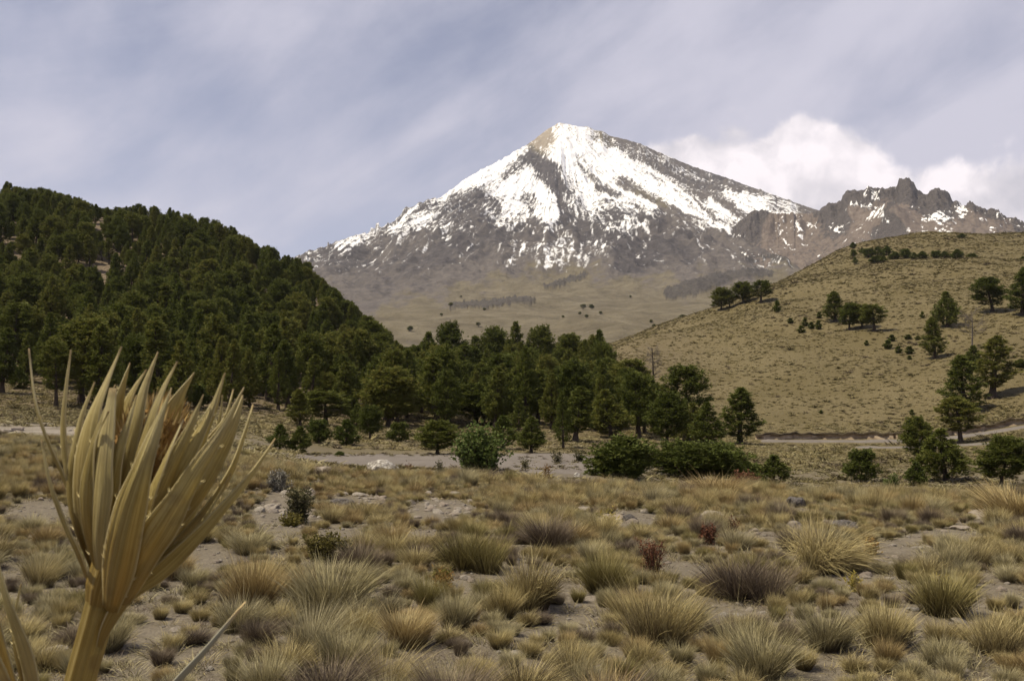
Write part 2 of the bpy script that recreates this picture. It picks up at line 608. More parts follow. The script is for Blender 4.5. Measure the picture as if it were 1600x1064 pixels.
def idw(pts, px, py, power=3.0, centre=None):
    """values at scattered points spread over a surface; with a centre they stretch along lines that run away from it"""
    pts = np.array(pts, float)
    if centre is not None:
        cx, cy = centre
        th, rh = np.arctan2(px - cx, py - cy + 25), np.hypot(px - cx, py - cy + 25)
        tp, rp = np.arctan2(pts[:, 0] - cx, pts[:, 1] - cy + 25), np.hypot(pts[:, 0] - cx, pts[:, 1] - cy + 25)
        o_ = np.zeros(len(px))
        for s in range(0, len(px), 40000):
            a = (th[s:s + 40000, None] - tp[None]) * 0.5 * (rh[s:s + 40000, None] + rp[None]) * 1.6
            b = (rh[s:s + 40000, None] - rp[None]) * 0.55
            w = 1.0 / ((a * a + b * b) + 9.0) ** (power / 2 + 0.5)
            o_[s:s + 40000] = (w * pts[None, :, 2]).sum(1) / w.sum(1)
        return o_
    outv = np.zeros(len(px))
    for s in range(0, len(px), 40000):
        dx = px[s:s + 40000, None] - pts[None, :, 0]
        dy = (py[s:s + 40000, None] - pts[None, :, 1]) * 1.15
        w = 1.0 / ((dx * dx + dy * dy) + 9.0) ** (power / 2 + 0.5)
        outv[s:s + 40000] = (w * pts[None, :, 2]).sum(1) / w.sum(1)
    return outv


z3 = [(1400,90,.6),(1330,150,0),(1300,140,.5),(1200,210,.95),(1100,270,.95),(1000,320,.9),(900,380,.9),(820,440,.8),(1250,250,.25),(1180,300,.6),(1240,310,.95),(1160,380,.95),(1300,380,.95),(1330,300,.08),
      (1350,420,.9),(1390,330,.25),(1440,400,.3),(1100,450,.8),(1180,480,.9),(1250,470,.45),(1050,480,.5),(960,460,.3),(880,450,.5),(780,490,.45),(700,480,.3),(640,530,.4),(600,580,.5),(540,600,.6),
      (450,640,.7),(350,660,.8),(300,680,.6),(250,700,.3),(700,570,.6),(800,530,.35),(800,600,.45),(900,590,.45),(960,560,.08),(1020,590,.06),(1100,560,.65),(1200,540,.6),(1340,540,.8),(1350,590,.6),
      (1280,600,.1),(1200,620,.1),(1100,640,.04),(900,650,.08),(700,650,.15),(500,670,.1),(400,720,0),(600,720,.05),(800,720,0),(1200,700,.42),(1220,740,.2),(1400,710,.6),(1440,690,.5),(1350,640,0),
      (1420,560,.3),(1460,470,.6),(300,800,.1),(380,800,.3),(430,850,.25),(350,870,.25),(600,850,0),(900,900,0),(1200,850,0),(200,850,0),(400,950,0),(1000,760,0),(1290,200,.5),(1310,110,.3),(1400,200,.95),(1450,250,.98),(1430,330,.7)]
z4 = [(110,85,.6),(60,130,0),(20,150,.05),(130,130,.9),(220,150,.8),(300,200,.5),(350,150,.3),(430,165,.2),(380,240,.95),(250,220,.95),(100,220,.98),(150,300,.95),(220,270,.6),(280,330,.5),(330,290,.9),
      (450,310,.98),(550,360,.98),(650,430,.95),(730,480,.95),(800,520,.9),(880,560,.85),(550,290,.3),(600,310,.3),(650,260,.4),(700,330,.5),(760,350,.45),(860,350,.3),(900,400,.25),(540,430,.03),
      (620,470,.03),(480,385,.3),(580,450,.02),(700,510,.1),(450,420,.85),(520,460,.8),(570,480,.8),(760,430,.5),(800,480,.6),(780,400,.3),(850,440,.08),(880,470,.9),(930,520,.85),(980,550,.6),
      (970,440,.8),(1040,500,.7),(950,480,.08),(1060,450,.8),(1130,490,.8),(1180,500,.5),(1080,400,.1),(1200,470,.4),(1290,510,.6),(1350,520,.1),(1000,380,.1),(900,330,.1),(1400,510,0),(800,290,.2),
      (700,250,.15),(650,580,.1),(550,550,.08),(700,560,.3),(740,560,.2),(340,440,.5),(400,460,.6),(280,450,.7),(220,430,.8),(160,390,.6),(150,450,.6),(190,480,.4),(130,520,.3),(400,540,.15),(480,580,.5),
      (430,590,.7),(540,580,.5),(360,610,.25),(200,600,.08),(150,660,.5),(100,710,.7),(60,710,.6),(250,700,.42),(320,710,.4),(350,730,.2),(300,640,.25),(450,680,.05),(700,700,0),(480,820,.06),(420,810,.2),
      (600,640,0),(900,640,0),(20,600,.4),(60,560,.7),(50,450,.95),(20,400,.95),(30,330,.4),(70,350,.15),(90,400,.08),(100,440,.2),(600,900,0),(100,850,0),(300,880,0),(900,800,0),(1200,800,.1),(1300,700,.1),(1170,775,.3),(1100,620,.1)]
SNOW = [(440 + a / 3.224, 170 + b / 3.224, v) for a, b, v in z3] + [(840 + a / 3.224, 170 + b / 3.224, v) for a, b, v in z4]
# 0 dark lava rock, 1 brown rock and scree, 2 brown grassland
r3 = [(1340,140,3),(1310,170,2.6),(700,500,.3),(600,560,.3),(1000,480,.3),(1330,320,0),(1250,260,0),(1420,420,0),(960,570,.4),(250,740,.3),(350,740,.1),(500,700,.6),(700,680,.6),(900,690,.2),(800,740,.1),(650,770,.3),
      (1000,720,.4),(1100,640,.3),(1250,650,.5),(1300,700,.7),(1150,780,.8),(900,800,.7),(700,860,.6),(500,900,.4),(350,900,.7),(250,900,1.3),(180,820,.6),(1000,800,1.0),(800,900,1.2),(600,960,1.3),(450,960,1.0),
      (900,920,1.8),(700,1000,2),(1100,860,1.7),(1300,800,1.5),(1400,780,1.2),(1200,930,2),(1400,900,2),(1000,1050,2),(550,1040,2),(1300,1040,2)]
r4 = [(60,130,3),(20,155,2.6),(540,430,1.6),(620,470,1.6),(580,400,.6),(700,520,1.0),(900,340,.5),(1000,370,.9),(1200,450,1.0),(1380,510,1.2),(850,480,.9),(950,520,1.0),(450,500,.1),(600,520,.1),(250,580,.2),(100,560,.3),
      (300,650,.2),(450,700,.0),(550,740,.0),(650,700,.1),(750,740,.2),(600,600,.5),(800,620,.7),(700,780,.7),(450,800,.2),(250,740,.5),(100,760,1.2),(300,800,1.4),(850,700,.6),(950,720,.7),(1100,740,.6),(1000,650,1),(1200,700,1.2),
      (200,830,2),(450,880,2),(650,850,1.6),(850,800,1.3),(1050,790,1.2),(1300,790,1.4),(600,1000,2),(900,990,2),(300,1000,2),(1200,880,1.9),(1350,850,2),(100,1000,2)]
REG = [(440 + a / 3.224, 170 + b / 3.224, v) for a, b, v in r3] + [(840 + a / 3.224, 170 + b / 3.224, v) for a, b, v in r4]

azc = np.concatenate((np.linspace(azel(-1400, 600)[0], azel(420, 600)[0], 60)[:-1], np.linspace(azel(420, 600)[0], azel(1680, 600)[0], 860), np.linspace(azel(1680, 600)[0], azel(3000, 600)[0], 60)[1:]))
# rows spaced by equal steps of apparent height on the front slope
rr = np.linspace(5200, 0, 3000)
tt = prof(FRONT, rr) / (APEX_D - rr)
tt = np.maximum.accumulate(tt + np.linspace(0, 0.02, 3000))
dd_ = np.interp(np.linspace(tt[0], tt[-1], 440), tt, APEX_D - rr)
DSv = np.concatenate((dd_, 6000 + np.array([12, 26, 45, 70, 100, 140, 190, 250, 330, 450, 600, 850, 1200, 1800, 3000])))
Av, Dv = np.meshgrid(azc, DSv)
Xv, Yv = Dv * np.sin(Av), Dv * np.cos(Av)
Zv = volcano(Xv.ravel(), Yv.ravel()).reshape(Xv.shape)
Zv = fit_silhouette(Zv, azc, DSv, SIL, 420.0, 0.8, 7)
V = np.stack((Xv.ravel(), Yv.ravel(), Zv.ravel()), 1)
vpx, vpy = project(V)
u, v = V[:, 0] - AX, AY - V[:, 1]
r = np.hypot(u, v)
phi = np.degrees(np.arctan2(u, v))
# streaks that follow the fall line, in two widths, and blotches
s1 = fbm(phi / 1.25 + 0.5 * fbm(u / 300, v / 300, 2, 9), r / 420.0, 4, 81, 0.6)
s2 = fbm(u / 45, v / 70, 4, 91, 0.6)
s3 = fbm(phi / 0.42 + 0.6 * fbm(u / 120, v / 120, 2, 19), r / 230.0, 3, 95, 0.6)
wx = vpx + 4 * fbm(vpx / 14, vpy / 14, 3, 101)
wy = vpy + 4 * fbm(vpx / 14 + 50, vpy / 14, 3, 111)
cover = (0.3 * idw(SNOW, wx, wy, 3.0, (875, 193)) + 0.7 * idw(SNOW, wx, wy, 3.6)) * sstep(436, 412, wy)
# long tongues of snow in the gullies and the bare ribs between them
def near_line(pts, w0, w1):
    q = [(600 + a / 2.2857, 170 + b / 2.2857) for a, b in pts]
    best = np.zeros(len(wx))
    n_ = len(q) - 1
    for k in range(n_):
        (x0, y0), (x1, y1) = q[k], q[k + 1]
        L2 = (x1 - x0) ** 2 + (y1 - y0) ** 2
        tq = np.clip(((wx2 - x0) * (x1 - x0) + (wy2 - y0) * (y1 - y0)) / L2, 0, 1)
        dq = np.hypot(wx2 - x0 - tq * (x1 - x0), wy2 - y0 - tq * (y1 - y0))
        w_ = (w0 + (w1 - w0) * (k + tq) / n_) / 2.2857
        best = np.maximum(best, np.exp(-(dq / w_) ** 2))
    return best


wx2, wy2 = vpx + 1.6 * fbm(vpx / 7, vpy / 7, 3, 141), vpy + 1.6 * fbm(vpx / 7 + 50, vpy / 7, 3, 142)
for pts, w0, w1 in (([(850, 262), (930, 300), (1010, 345), (1130, 392)], 22, 16), ([(520, 170), (575, 225), (625, 290), (640, 400)], 34, 26), ([(890, 170), (960, 195), (1060, 255), (1180, 280)], 9, 12),
                    ([(1090, 320), (1190, 400)], 14, 12), ([(1180, 320), (1290, 385)], 12, 12), ([(540, 130), (600, 70)], 26, 14), ([(690, 200), (760, 280), (840, 310)], 10, 10), ([(250, 330), (330, 320), (400, 340)], 26, 26),
                    ([(430, 240), (500, 190)], 14, 14), ([(250, 380), (330, 400), (400, 430)], 20, 26)):
    cover = cover * (1 - 0.66 * near_line(pts, w0, w1))
for pts, w0, w1 in (([(720, 195), (770, 245), (860, 300), (970, 347)], 14, 8), ([(760, 130), (860, 220), (960, 290), (1060, 350), (1195, 412)], 34, 8), ([(900, 190), (1000, 250), (1080, 310), (1150, 375)], 16, 8),
                    ([(1165, 325), (1205, 355), (1245, 392)], 14, 8), ([(1215, 295), (1265, 335), (1310, 372)], 12, 7), ([(1275, 310), (1330, 342), (1385, 360)], 10, 7), ([(635, 80), (650, 190), (740, 275)], 40, 18),
                    ([(210, 310), (330, 220), (470, 160)], 16, 20), ([(700, 320), (780, 315), (850, 328)], 10, 6), ([(600, 405), (620, 370), (600, 310)], 14, 12), ([(800, 425), (880, 422), (945, 405)], 7, 4), ([(570, 507), (640, 512), (690, 460)], 6, 4),
                    ([(480, 520), (500, 490), (490, 470)], 9, 6), ([(20, 430), (120, 400), (200, 370)], 12, 8), ([(20, 445), (80, 380), (120, 345)], 9, 7)):
    cover = np.maximum(cover, 0.86 * near_line(pts, w0, w1))
# the ground keeps snow in its hollows
s4 = fbm(u / 19, v / 30, 3, 97, 0.65)
s5 = fbm(u / 9, v / 14, 2, 99, 0.7)
cover = cover * (1 - 0.22 * sstep(335, 365, wy))
snow = cover * 1.12 - 0.12 + 0.08 * s1 + 0.46 * s3 + 0.34 * s4 + 0.16 * s5
snow = np.where(v < -100, 0.9 - r / 2200.0 + 0.3 * s1 + 0.3 * s2, snow)
snow = snow * sstep(-0.03, 0.05, cover)
reg = idw(REG, wx, wy) + 0.35 * s2 * sstep(0.0, 0.6, 2.05 - idw(REG, vpx, vpy))
out_of = np.maximum(sstep(470, 380, vpx), sstep(1320, 1460, vpx))
reg = reg * (1 - out_of) + out_of * np.clip(2 - V[:, 2] / 500, 0.2, 2)
# low dark lava flows in the grassland
LAVA = [[(700, 477), (720, 472), (770, 468), (812, 464), (836, 466), (837, 474), (800, 477), (770, 481), (720, 483), (703, 483)],
        [(849, 447), (870, 440), (893, 432), (916, 428), (917, 434), (890, 443), (868, 449), (850, 453)],
        [(1040, 452), (1070, 440), (1110, 428), (1180, 418), (1210, 424), (1205, 432), (1150, 436), (1120, 448), (1085, 462), (1050, 468), (1030, 462)],
        [(1160, 404), (1200, 398), (1240, 400), (1255, 408), (1220, 410), (1170, 410)]]
lava = np.zeros(len(V))
for pl_ in LAVA:
    lava = np.maximum(lava, pp_poly(pl_, vpx + 3 * fbm(vpx / 8, vpy / 8, 3, 121), vpy + 2.5 * fbm(vpx / 8 + 9, vpy / 8, 3, 122)).astype(float))
lava *= (v > 0)
V[:, 2] += lava * (1 + 5 * ridged(u / 30, v / 60, 3, 131))

m_vol, t = new_mat('volcano_rock_and_snow')
geo = t.node('ShaderNodeNewGeometry')
pos = geo.outputs['Position']
f1 = t.noise(pos, 0.012, 8, 0.65)
f2 = t.noise(pos, 0.05, 6, 0.65)
f3 = t.noise(pos, 0.15, 4, 0.7)
rk = t.ramp(f2, [(0.3, (0.026, 0.023, 0.025)), (0.55, (0.056, 0.050, 0.053)), (0.75, (0.100, 0.091, 0.092))])
br = t.ramp(f2, [(0.25, (0.052, 0.045, 0.044)), (0.5, (0.090, 0.079, 0.075)), (0.8, (0.145, 0.128, 0.115))])
gr = t.ramp(t.noise(pos, 0.02, 8, 0.62), [(0.3, (0.070, 0.058, 0.039)), (0.5, (0.106, 0.090, 0.061)), (0.72, (0.150, 0.130, 0.092))])
sc = t.mix(f2, (0.20, 0.165, 0.125), (0.32, 0.275, 0.215))
reg_a = t.attr('region')
c = t.mix(t.smooth(reg_a, 0.15, 0.85), rk, br)
spk = t.math('MULTIPLY', t.smooth(f3, 0.56, 0.66), t.smooth(reg_a, 1.7, 0.5))
c = t.mix(t.math('MULTIPLY', spk, 0.6), c, (0.055, 0.048, 0.05))
c = t.mix(t.smooth(reg_a, 1.1, 1.75), c, gr)
c = t.mix(t.math('MULTIPLY', t.smooth(t.noise(pos, 0.09, 3, 0.6), 0.60, 0.68), t.smooth(reg_a, 1.2, 1.7, 0.0, 0.55)), c, (0.055, 0.052, 0.032))
c = t.mix(t.smooth(reg_a, 2.1, 2.7), c, sc)
lv = t.ramp(f3, [(0.35, (0.020, 0.018, 0.018)), (0.65, (0.075, 0.066, 0.060))])
c = t.mix(t.math('MULTIPLY', t.attr('lava'), 0.9), c, lv)
sn = t.math('ADD', t.attr('snow'), t.math('ADD', t.math('MULTIPLY', t.math('SUBTRACT', f2, 0.5), 0.2), t.math('MULTIPLY', t.math('SUBTRACT', f3, 0.5), 0.7)))
sn = t.smooth(sn, 0.20, 0.78)
c = t.mix(sn, c, (0.78, 0.785, 0.81))
t.set(t.b.inputs['Base Color'], c)
bstr = t.node('ShaderNodeBump', ins={'Strength': 0.7, 'Distance': 9.0, 'Height': t.math('ADD', f2, t.math('MULTIPLY', f3, 0.5))})
t.set(t.b.inputs['Normal'], bstr.outputs[0])
me = mesh_np('mountain', V, grid_faces(len(DSv), len(azc)), [m_vol], {'snow': snow, 'region': reg, 'lava': lava})
tag(link('mountain', me), kind='structure')

# ------------------------------------------------------------------ the jagged rock ridge right of it
SIL2 = [(1060, 425), (1110, 395), (1130, 371), (1145, 356), (1160, 345), (1175, 332), (1185, 328), (1200, 330), (1215, 334), (1235, 334), (1260, 334), (1280, 331), (1287, 325), (1300, 318), (1306, 318), (1318, 313), (1321, 303), (1328, 299), (1345, 299), (1355, 298), (1362, 291),
        (1368, 292), (1380, 296), (1398, 294), (1407, 291), (1409, 280), (1415, 277), (1426, 278), (1433, 285), (1438, 296), (1450, 303), (1455, 306), (1458, 298), (1466, 298), (1472, 295), (1480, 298), (1488, 302), (1494, 312), (1502, 314), (1508, 321), (1514, 321), (1520, 315), (1527, 317),
        (1535, 322), (1542, 325), (1548, 330), (1556, 325), (1565, 328), (1571, 337), (1590, 342), (1605, 348), (1640, 352), (1700, 372), (1800, 380), (1900, 400), (2100, 430)]
RIDGE_D = 3700.0
az2 = np.concatenate((np.linspace(azel(1020, 600)[0], azel(1660, 600)[0], 560), np.linspace(azel(1660, 600)[0], azel(2500, 600)[0], 80)[1:]))
ds2 = np.concatenate((np.linspace(2300, 3300, 50)[:-1], np.linspace(3300, 3800, 130), np.linspace(3800, 5200, 24)[1:]))
A2, D2 = np.meshgrid(az2, ds2)
X2, Y2 = D2 * np.sin(A2), D2 * np.cos(A2)
x2, y2 = X2.ravel(), Y2.ravel()
d2 = D2.ravel()
p2x = 800 + F * np.tan(A2.ravel()) * CP
crest_z = RIDGE_D * (YH - np.interp(p2x, *np.array([(1000, 430), (1130, 385), (1200, 350), (1290, 345), (1330, 325), (1420, 322), (1500, 330), (1600, 362), (1900, 410), (2500, 470)]).T)) / F
bow = 90 * np.sin((p2x - 1100) / 95.0)                      # the crest is not a straight wall
t_ = d2 - RIDGE_D - bow
front = np.clip(1 + t_ / 1500.0, 0, 1) ** 1.5
back = np.clip(1 - t_ / 1600.0, 0, 1)
z2 = np.where(t_ < 0, crest_z * (0.28 + 0.72 * front) - 60 * (1 - front), crest_z * back)
crag = np.exp(-((t_ + 40) / 190.0) ** 2)
z2 = z2 + crag * (42 * (ridged(x2 / 110, y2 / 150, 4, 201, 0.55) - 0.6)) + 10 * fbm(x2 / 130, y2 / 130, 4, 211) + 4 * fbm(x2 / 20, y2 / 20, 3, 213)
# buttress of dark rock standing in front
for bx, by, w_, h_ in ((1392, 372, 60, 95), (1165, 365, 95, 45)):
    da = RIDGE_D - 330
    ba, _ = azel(bx, by)
    bx_, by_ = da * math.sin(ba), da * math.cos(ba)
    z2 = z2 + h_ * np.exp(-np.abs((x2 - bx_) / w_) ** 1.4 - np.abs((y2 - by_) / (w_ * 2.2)) ** 1.4)
Z2 = fit_silhouette(z2.reshape(X2.shape), az2, ds2, SIL2, 150.0, 0.5, 77)
V2 = np.stack((X2.ravel(), Y2.ravel(), Z2.ravel()), 1)
q2x, q2y = project(V2)
gy, gx = np.gradient(Z2)
slope = np.hypot(gx / (np.gradient(X2, axis=1) + 1e-6), gy / np.gradient(ds2)[:, None]).ravel()
sA = fbm(x2 / 34 + 0.4 * fbm(x2 / 60, y2 / 60, 2, 3), y2 / 110, 4, 221, 0.62)
sB = fbm(x2 / 14, y2 / 18, 3, 231, 0.6)
z5 = [(240,350,-.1),(240,430,.35),(330,330,.0),(380,370,.5),(440,345,.55),(480,390,.5),(530,370,.5),(560,330,.25),(640,370,.35),(640,300,.1),(690,370,.5),(720,260,.3),(820,220,.5),(860,290,.7),(870,330,.5),(910,320,.6),(800,400,.55),(860,370,.5),
      (930,380,0),(1000,260,.2),(1080,360,.45),(1140,320,.7),(1180,340,.7),(1240,345,.6),(1290,290,.7),(1220,290,.5),(1340,250,.2),(1400,310,.4),(1470,325,.4),(1430,395,.4),(1550,380,.2),(760,350,.2),(700,430,.1),(560,440,.25),(400,460,.3),
      (300,470,.25),(1030,140,-.3),(750,210,0),(950,190,.05),(1200,210,-.1),(1320,360,0),(1000,340,.1),(1500,400,.2),(560,500,.2),(1100,250,.0)]
SN2 = [(1100 + a / 3.2, 240 + b / 3.2, vv) for a, b, vv in z5]
snow2 = idw(SN2, q2x + 2 * sA, q2y) * 0.84 - 0.13 + 0.34 * sA + 0.34 * sB
d5 = [(280,300,1),(190,380,.8),(250,380,1),(350,320,.2),(400,340,0),(330,390,.1),(440,400,.2),(520,350,.3),(620,280,1),(660,270,1),(690,330,.9),(660,380,.8),(740,200,1),(780,240,.8),(760,290,.2),(830,190,.9),(900,190,.9),(880,250,.5),
      (840,330,.1),(780,380,.2),(930,340,1),(960,390,1),(880,400,.9),(1030,150,1),(1010,210,1),(1060,240,1),(1110,280,1),(1140,230,1),(1210,200,1),(1200,300,1),(1260,240,1),(1300,300,.5),(1000,290,.2),(1040,320,.1),(1060,370,.2),(1150,370,.1),(1250,380,.1),
      (1350,250,1),(1400,270,.9),(1470,295,1),(1340,320,.2),(1420,350,.2),(1520,360,.4),(1590,360,.9),(1550,330,.7),(600,440,.4),(400,470,.3),(200,480,.6),(700,440,.4)]
DK2 = [(1100 + a / 3.2, 240 + b / 3.2, vv) for a, b, vv in d5]
dark2 = idw(DK2, q2x + 3 * sB, q2y + 3 * sA) + 0.25 * sB
V2[:, 2] += 14 * sstep(0.4, 0.8, dark2) * (ridged(x2 / 26, y2 / 40, 3, 241) - 0.6) * crag
m_rid, t = new_mat('ridge_rock_and_snow')
geo = t.node('ShaderNodeNewGeometry')
pos = geo.outputs['Position']
f2 = t.noise(pos, 0.06, 7, 0.65)
f3 = t.noise(pos, 0.2, 4, 0.7)
rk = t.ramp(f3, [(0.3, (0.032, 0.028, 0.030)), (0.55, (0.080, 0.070, 0.068)), (0.75, (0.15, 0.13, 0.12))])
br = t.ramp(f2, [(0.25, (0.095, 0.074, 0.064)), (0.5, (0.142, 0.114, 0.098)), (0.8, (0.20, 0.168, 0.142))])
c = t.mix(t.smooth(t.attr('dark'), 0.35, 0.65), br, rk)
sn = t.math('ADD', t.attr('snow'), t.math('ADD', t.math('MULTIPLY', t.math('SUBTRACT', f2, 0.5), 0.3), t.math('MULTIPLY', t.math('SUBTRACT', f3, 0.5), 0.5)))
c = t.mix(t.smooth(sn, 0.42, 0.58), c, (0.84, 0.84, 0.86))
t.set(t.b.inputs['Base Color'], c)
bstr = t.node('ShaderNodeBump', ins={'Strength': 0.8, 'Distance': 6.0, 'Height': t.math('ADD', f2, f3)})
t.set(t.b.inputs['Normal'], bstr.outputs[0])
me = mesh_np('rock_ridge', V2, grid_faces(len(ds2), len(az2)), [m_rid], {'snow': snow2, 'dark': dark2})
tag(link('mountain_ridge', me), kind='structure')
# ------------------------------------------------------------------ road, track and cut bank across the valley floor
def on_land(x, y, dz=0.0):
    return np.stack((x, y, land(x, y) + dz), 1)


m_road, t = new_mat('ashy_road_sand')
pos = t.node('ShaderNodeNewGeometry').outputs['Position']
f1 = t.noise(pos, 0.5, 6, 0.6)
f2 = t.noise(pos, 4.0, 5, 0.7)
c = t.ramp(t.math('ADD', t.math('MULTIPLY', f1, 0.5), t.math('MULTIPLY', f2, 0.5)), [(0.35, (0.095, 0.082, 0.072)), (0.5, (0.130, 0.114, 0.102)), (0.65, (0.165, 0.147, 0.134))])
t.set(t.b.inputs['Base Color'], c)
t.set(t.b.inputs['Normal'], t.bump(f2, 0.5, 0.08))


def ribbon(name, near, far, rows, lift, mat):
    """sheet over the land between two lines given in photograph pixels"""
    V_ = []
    for (x0, y0), (x1, y1) in zip(near, far):
        a, _ = hit(x0, y0, 56)
        b, _ = hit(x1, y1, 58)
        for k in range(rows):
            w = k / (rows - 1)
            V_.append(a * (1 - w) + b * w)
    V_ = np.array(V_)
    V_[:, 2] = land(V_[:, 0], V_[:, 1]) + lift
    n = len(near)
    V_ = V_.reshape(n, rows, 3)
    V_[:, 0, 2] -= lift * 2.5
    V_[:, -1, 2] -= lift * 2.5
    V_[0, :, 2] -= lift * 2.5
    V_[-1, :, 2] -= lift * 2.5
    me_ = mesh_np(name, V_.reshape(-1, 3), grid_faces(n, rows), [mat])
    return tag(link(name, me_), kind='structure')


xs = np.linspace(455, 948, 60)
wob = fbm(xs / 40, xs * 0, 3, 5)
ribbon('dirt_road', [(x, 742 + 1.5 * w) for x, w in zip(xs, wob)], [(x, np.interp(x, [455, 520, 900, 948], [712, 709.5, 708, 716])) for x in xs], 14, 0.10, m_road)
xs = np.linspace(1185, 1690, 70)
rowc = np.interp(xs, [1185, 1340, 1430, 1500, 1545, 1600, 1700], [690, 691, 690.5, 684, 677, 668, 655])
ribbon('dirt_track', [(x, y + 1.8) for x, y in zip(xs, rowc)], [(x, y - 3.6) for x, y in zip(xs, rowc)], 8, 0.10, m_road)
xs = np.linspace(1330, 1690, 50)
rowd = np.interp(xs, [1330, 1430, 1600, 1700], [698, 699, 690, 682])
ribbon('gravel_path', [(x, y + 2.2) for x, y in zip(xs, rowd)], [(x, y - 1.0) for x, y in zip(xs, rowd)], 6, 0.10, m_road)

m_bank, t = new_mat('cut_bank_earth')
pos = t.node('ShaderNodeNewGeometry').outputs['Position']
f1 = t.noise(t.mapping(pos, scale=(0.4, 0.4, 3.0)), 1.2, 6, 0.65)
c = t.ramp(f1, [(0.35, (0.12, 0.085, 0.06)), (0.5, (0.32, 0.25, 0.18)), (0.65, (0.42, 0.35, 0.27))])
t.set(t.b.inputs['Base Color'], t.mix(t.attr('turf'), c, (0.045, 0.034, 0.020)))
t.set(t.b.inputs['Normal'], t.bump(f1, 0.8, 0.2))
V_, tf = [], []
xs = np.linspace(1180, 1690, 150)
rowe = np.interp(xs, [1180, 1340, 1430, 1500, 1545, 1600, 1700], [686, 686, 685.5, 679, 672, 662.5, 649]) + 0.8 * fbm(xs / 22, xs * 0, 3, 8)
hb = 0.85 + 0.35 * fbm(xs / 30, xs * 0 + 4, 3, 9)
for x, y, h in zip(xs, rowe, hb):
    p, d = hit(x, y, 90)
    a = math.atan2(p[0], p[1])
    for (dd, hh, tu) in ((-0.3, -0.3, 0), (0.0, 0.0, 0), (0.1, 0.45 * h, 0), (0.05, 0.8 * h, 0), (-0.25, 0.85 * h, 1), (-0.2, 1.1 * h, 1), (0.5, 1.2 * h, 1), (2.2, 1.05 * h, 1), (6.0, -0.3, 1)):
        q = d + dd
        X_, Y_ = q * math.sin(a), q * math.cos(a)
        V_.append((X_, Y_, (p[2] if dd < 3 else land(X_, Y_)[0]) + hh))
        tf.append(tu)
me = mesh_np('earth_bank', np.array(V_), grid_faces(len(xs), 9), [m_bank], {'turf': np.array(tf, float)}, smooth=False)
tag(link('earth_bank', me), kind='structure')

# ------------------------------------------------------------------ plant building blocks
rng = np.random.default_rng(20)


def unit(v):
    return v / (np.linalg.norm(v, axis=-1, keepdims=True) + 1e-9)


def tube(pts, rads, n=6):
    """open tube through points: verts, quad faces"""
    pts = np.asarray(pts, float)
    k = len(pts)
    tn = unit(np.gradient(pts, axis=0))
    ref = np.where(np.abs(tn[:, 2:3]) > 0.9, np.array([[1.0, 0, 0]]), np.array([[0, 0, 1.0]]))
    s = unit(np.cross(tn, ref))
    u_ = np.cross(s, tn)
    a = np.arange(n) * 2 * math.pi / n
    V_ = pts[:, None] + np.asarray(rads)[:, None, None] * (np.cos(a)[None, :, None] * s[:, None] + np.sin(a)[None, :, None] * u_[:, None])
    i = np.arange(k * n).reshape(k, n)
    j = np.roll(i, -1, 1)
    Fq = np.stack((i[:-1], j[:-1], j[1:], i[1:]), -1).reshape(-1, 4)
    return V_.reshape(-1, 3), Fq


class Geo:
    def __init__(self):
        self.v, self.q, self.t, self.a, self.n = [], [], [], {}, 0

    def add(self, V_, q=None, t3=None, **at):
        V_ = np.asarray(V_, float)
        if q is not None and len(q):
            self.q.append(np.asarray(q) + self.n)
        if t3 is not None and len(t3):
            self.t.append(np.asarray(t3) + self.n)
        for k, val in at.items():
            self.a.setdefault(k, []).append(np.broadcast_to(np.asarray(val, float), (len(V_),)))
        self.v.append(V_)
        self.n += len(V_)

    def faces(self):
        f = []
        if self.q:
            f.append(np.concatenate(self.q))
        if self.t:
            f.append(np.concatenate(self.t))
        return f

    def mesh(self, name, mats, smooth=True):
        return mesh_np(name, np.concatenate(self.v), self.faces(), mats, {k: np.concatenate(x) for k, x in self.a.items()}, smooth)


def join_mesh(name, parts, mats):
    """one mesh out of several Geo, a material each"""
    V_, Q, T, mi, at, n = [], [], [], [], {}, 0
    keys = set().union(*[g.a.keys() for g in parts])
    mq, mt = [], []
    for k, g in enumerate(parts):
        vv = np.concatenate(g.v)
        for f in g.q:
            Q.append(f + n)
            mq.append(np.full(len(f), k))
        for f in g.t:
            T.append(f + n)
            mt.append(np.full(len(f), k))
        for key in keys:
            at.setdefault(key, []).append(np.concatenate(g.a[key]) if key in g.a else np.zeros(len(vv)))
        V_.append(vv)
        n += len(vv)
    fs, fm = [], []
    if Q:
        fs.append(np.concatenate(Q))
        fm.append(np.concatenate(mq))
    if T:
        fs.append(np.concatenate(T))
        fm.append(np.concatenate(mt))
    return mesh_np(name, np.concatenate(V_), fs, mats, {k: np.concatenate(x) for k, x in at.items()}, True, np.concatenate(fm))


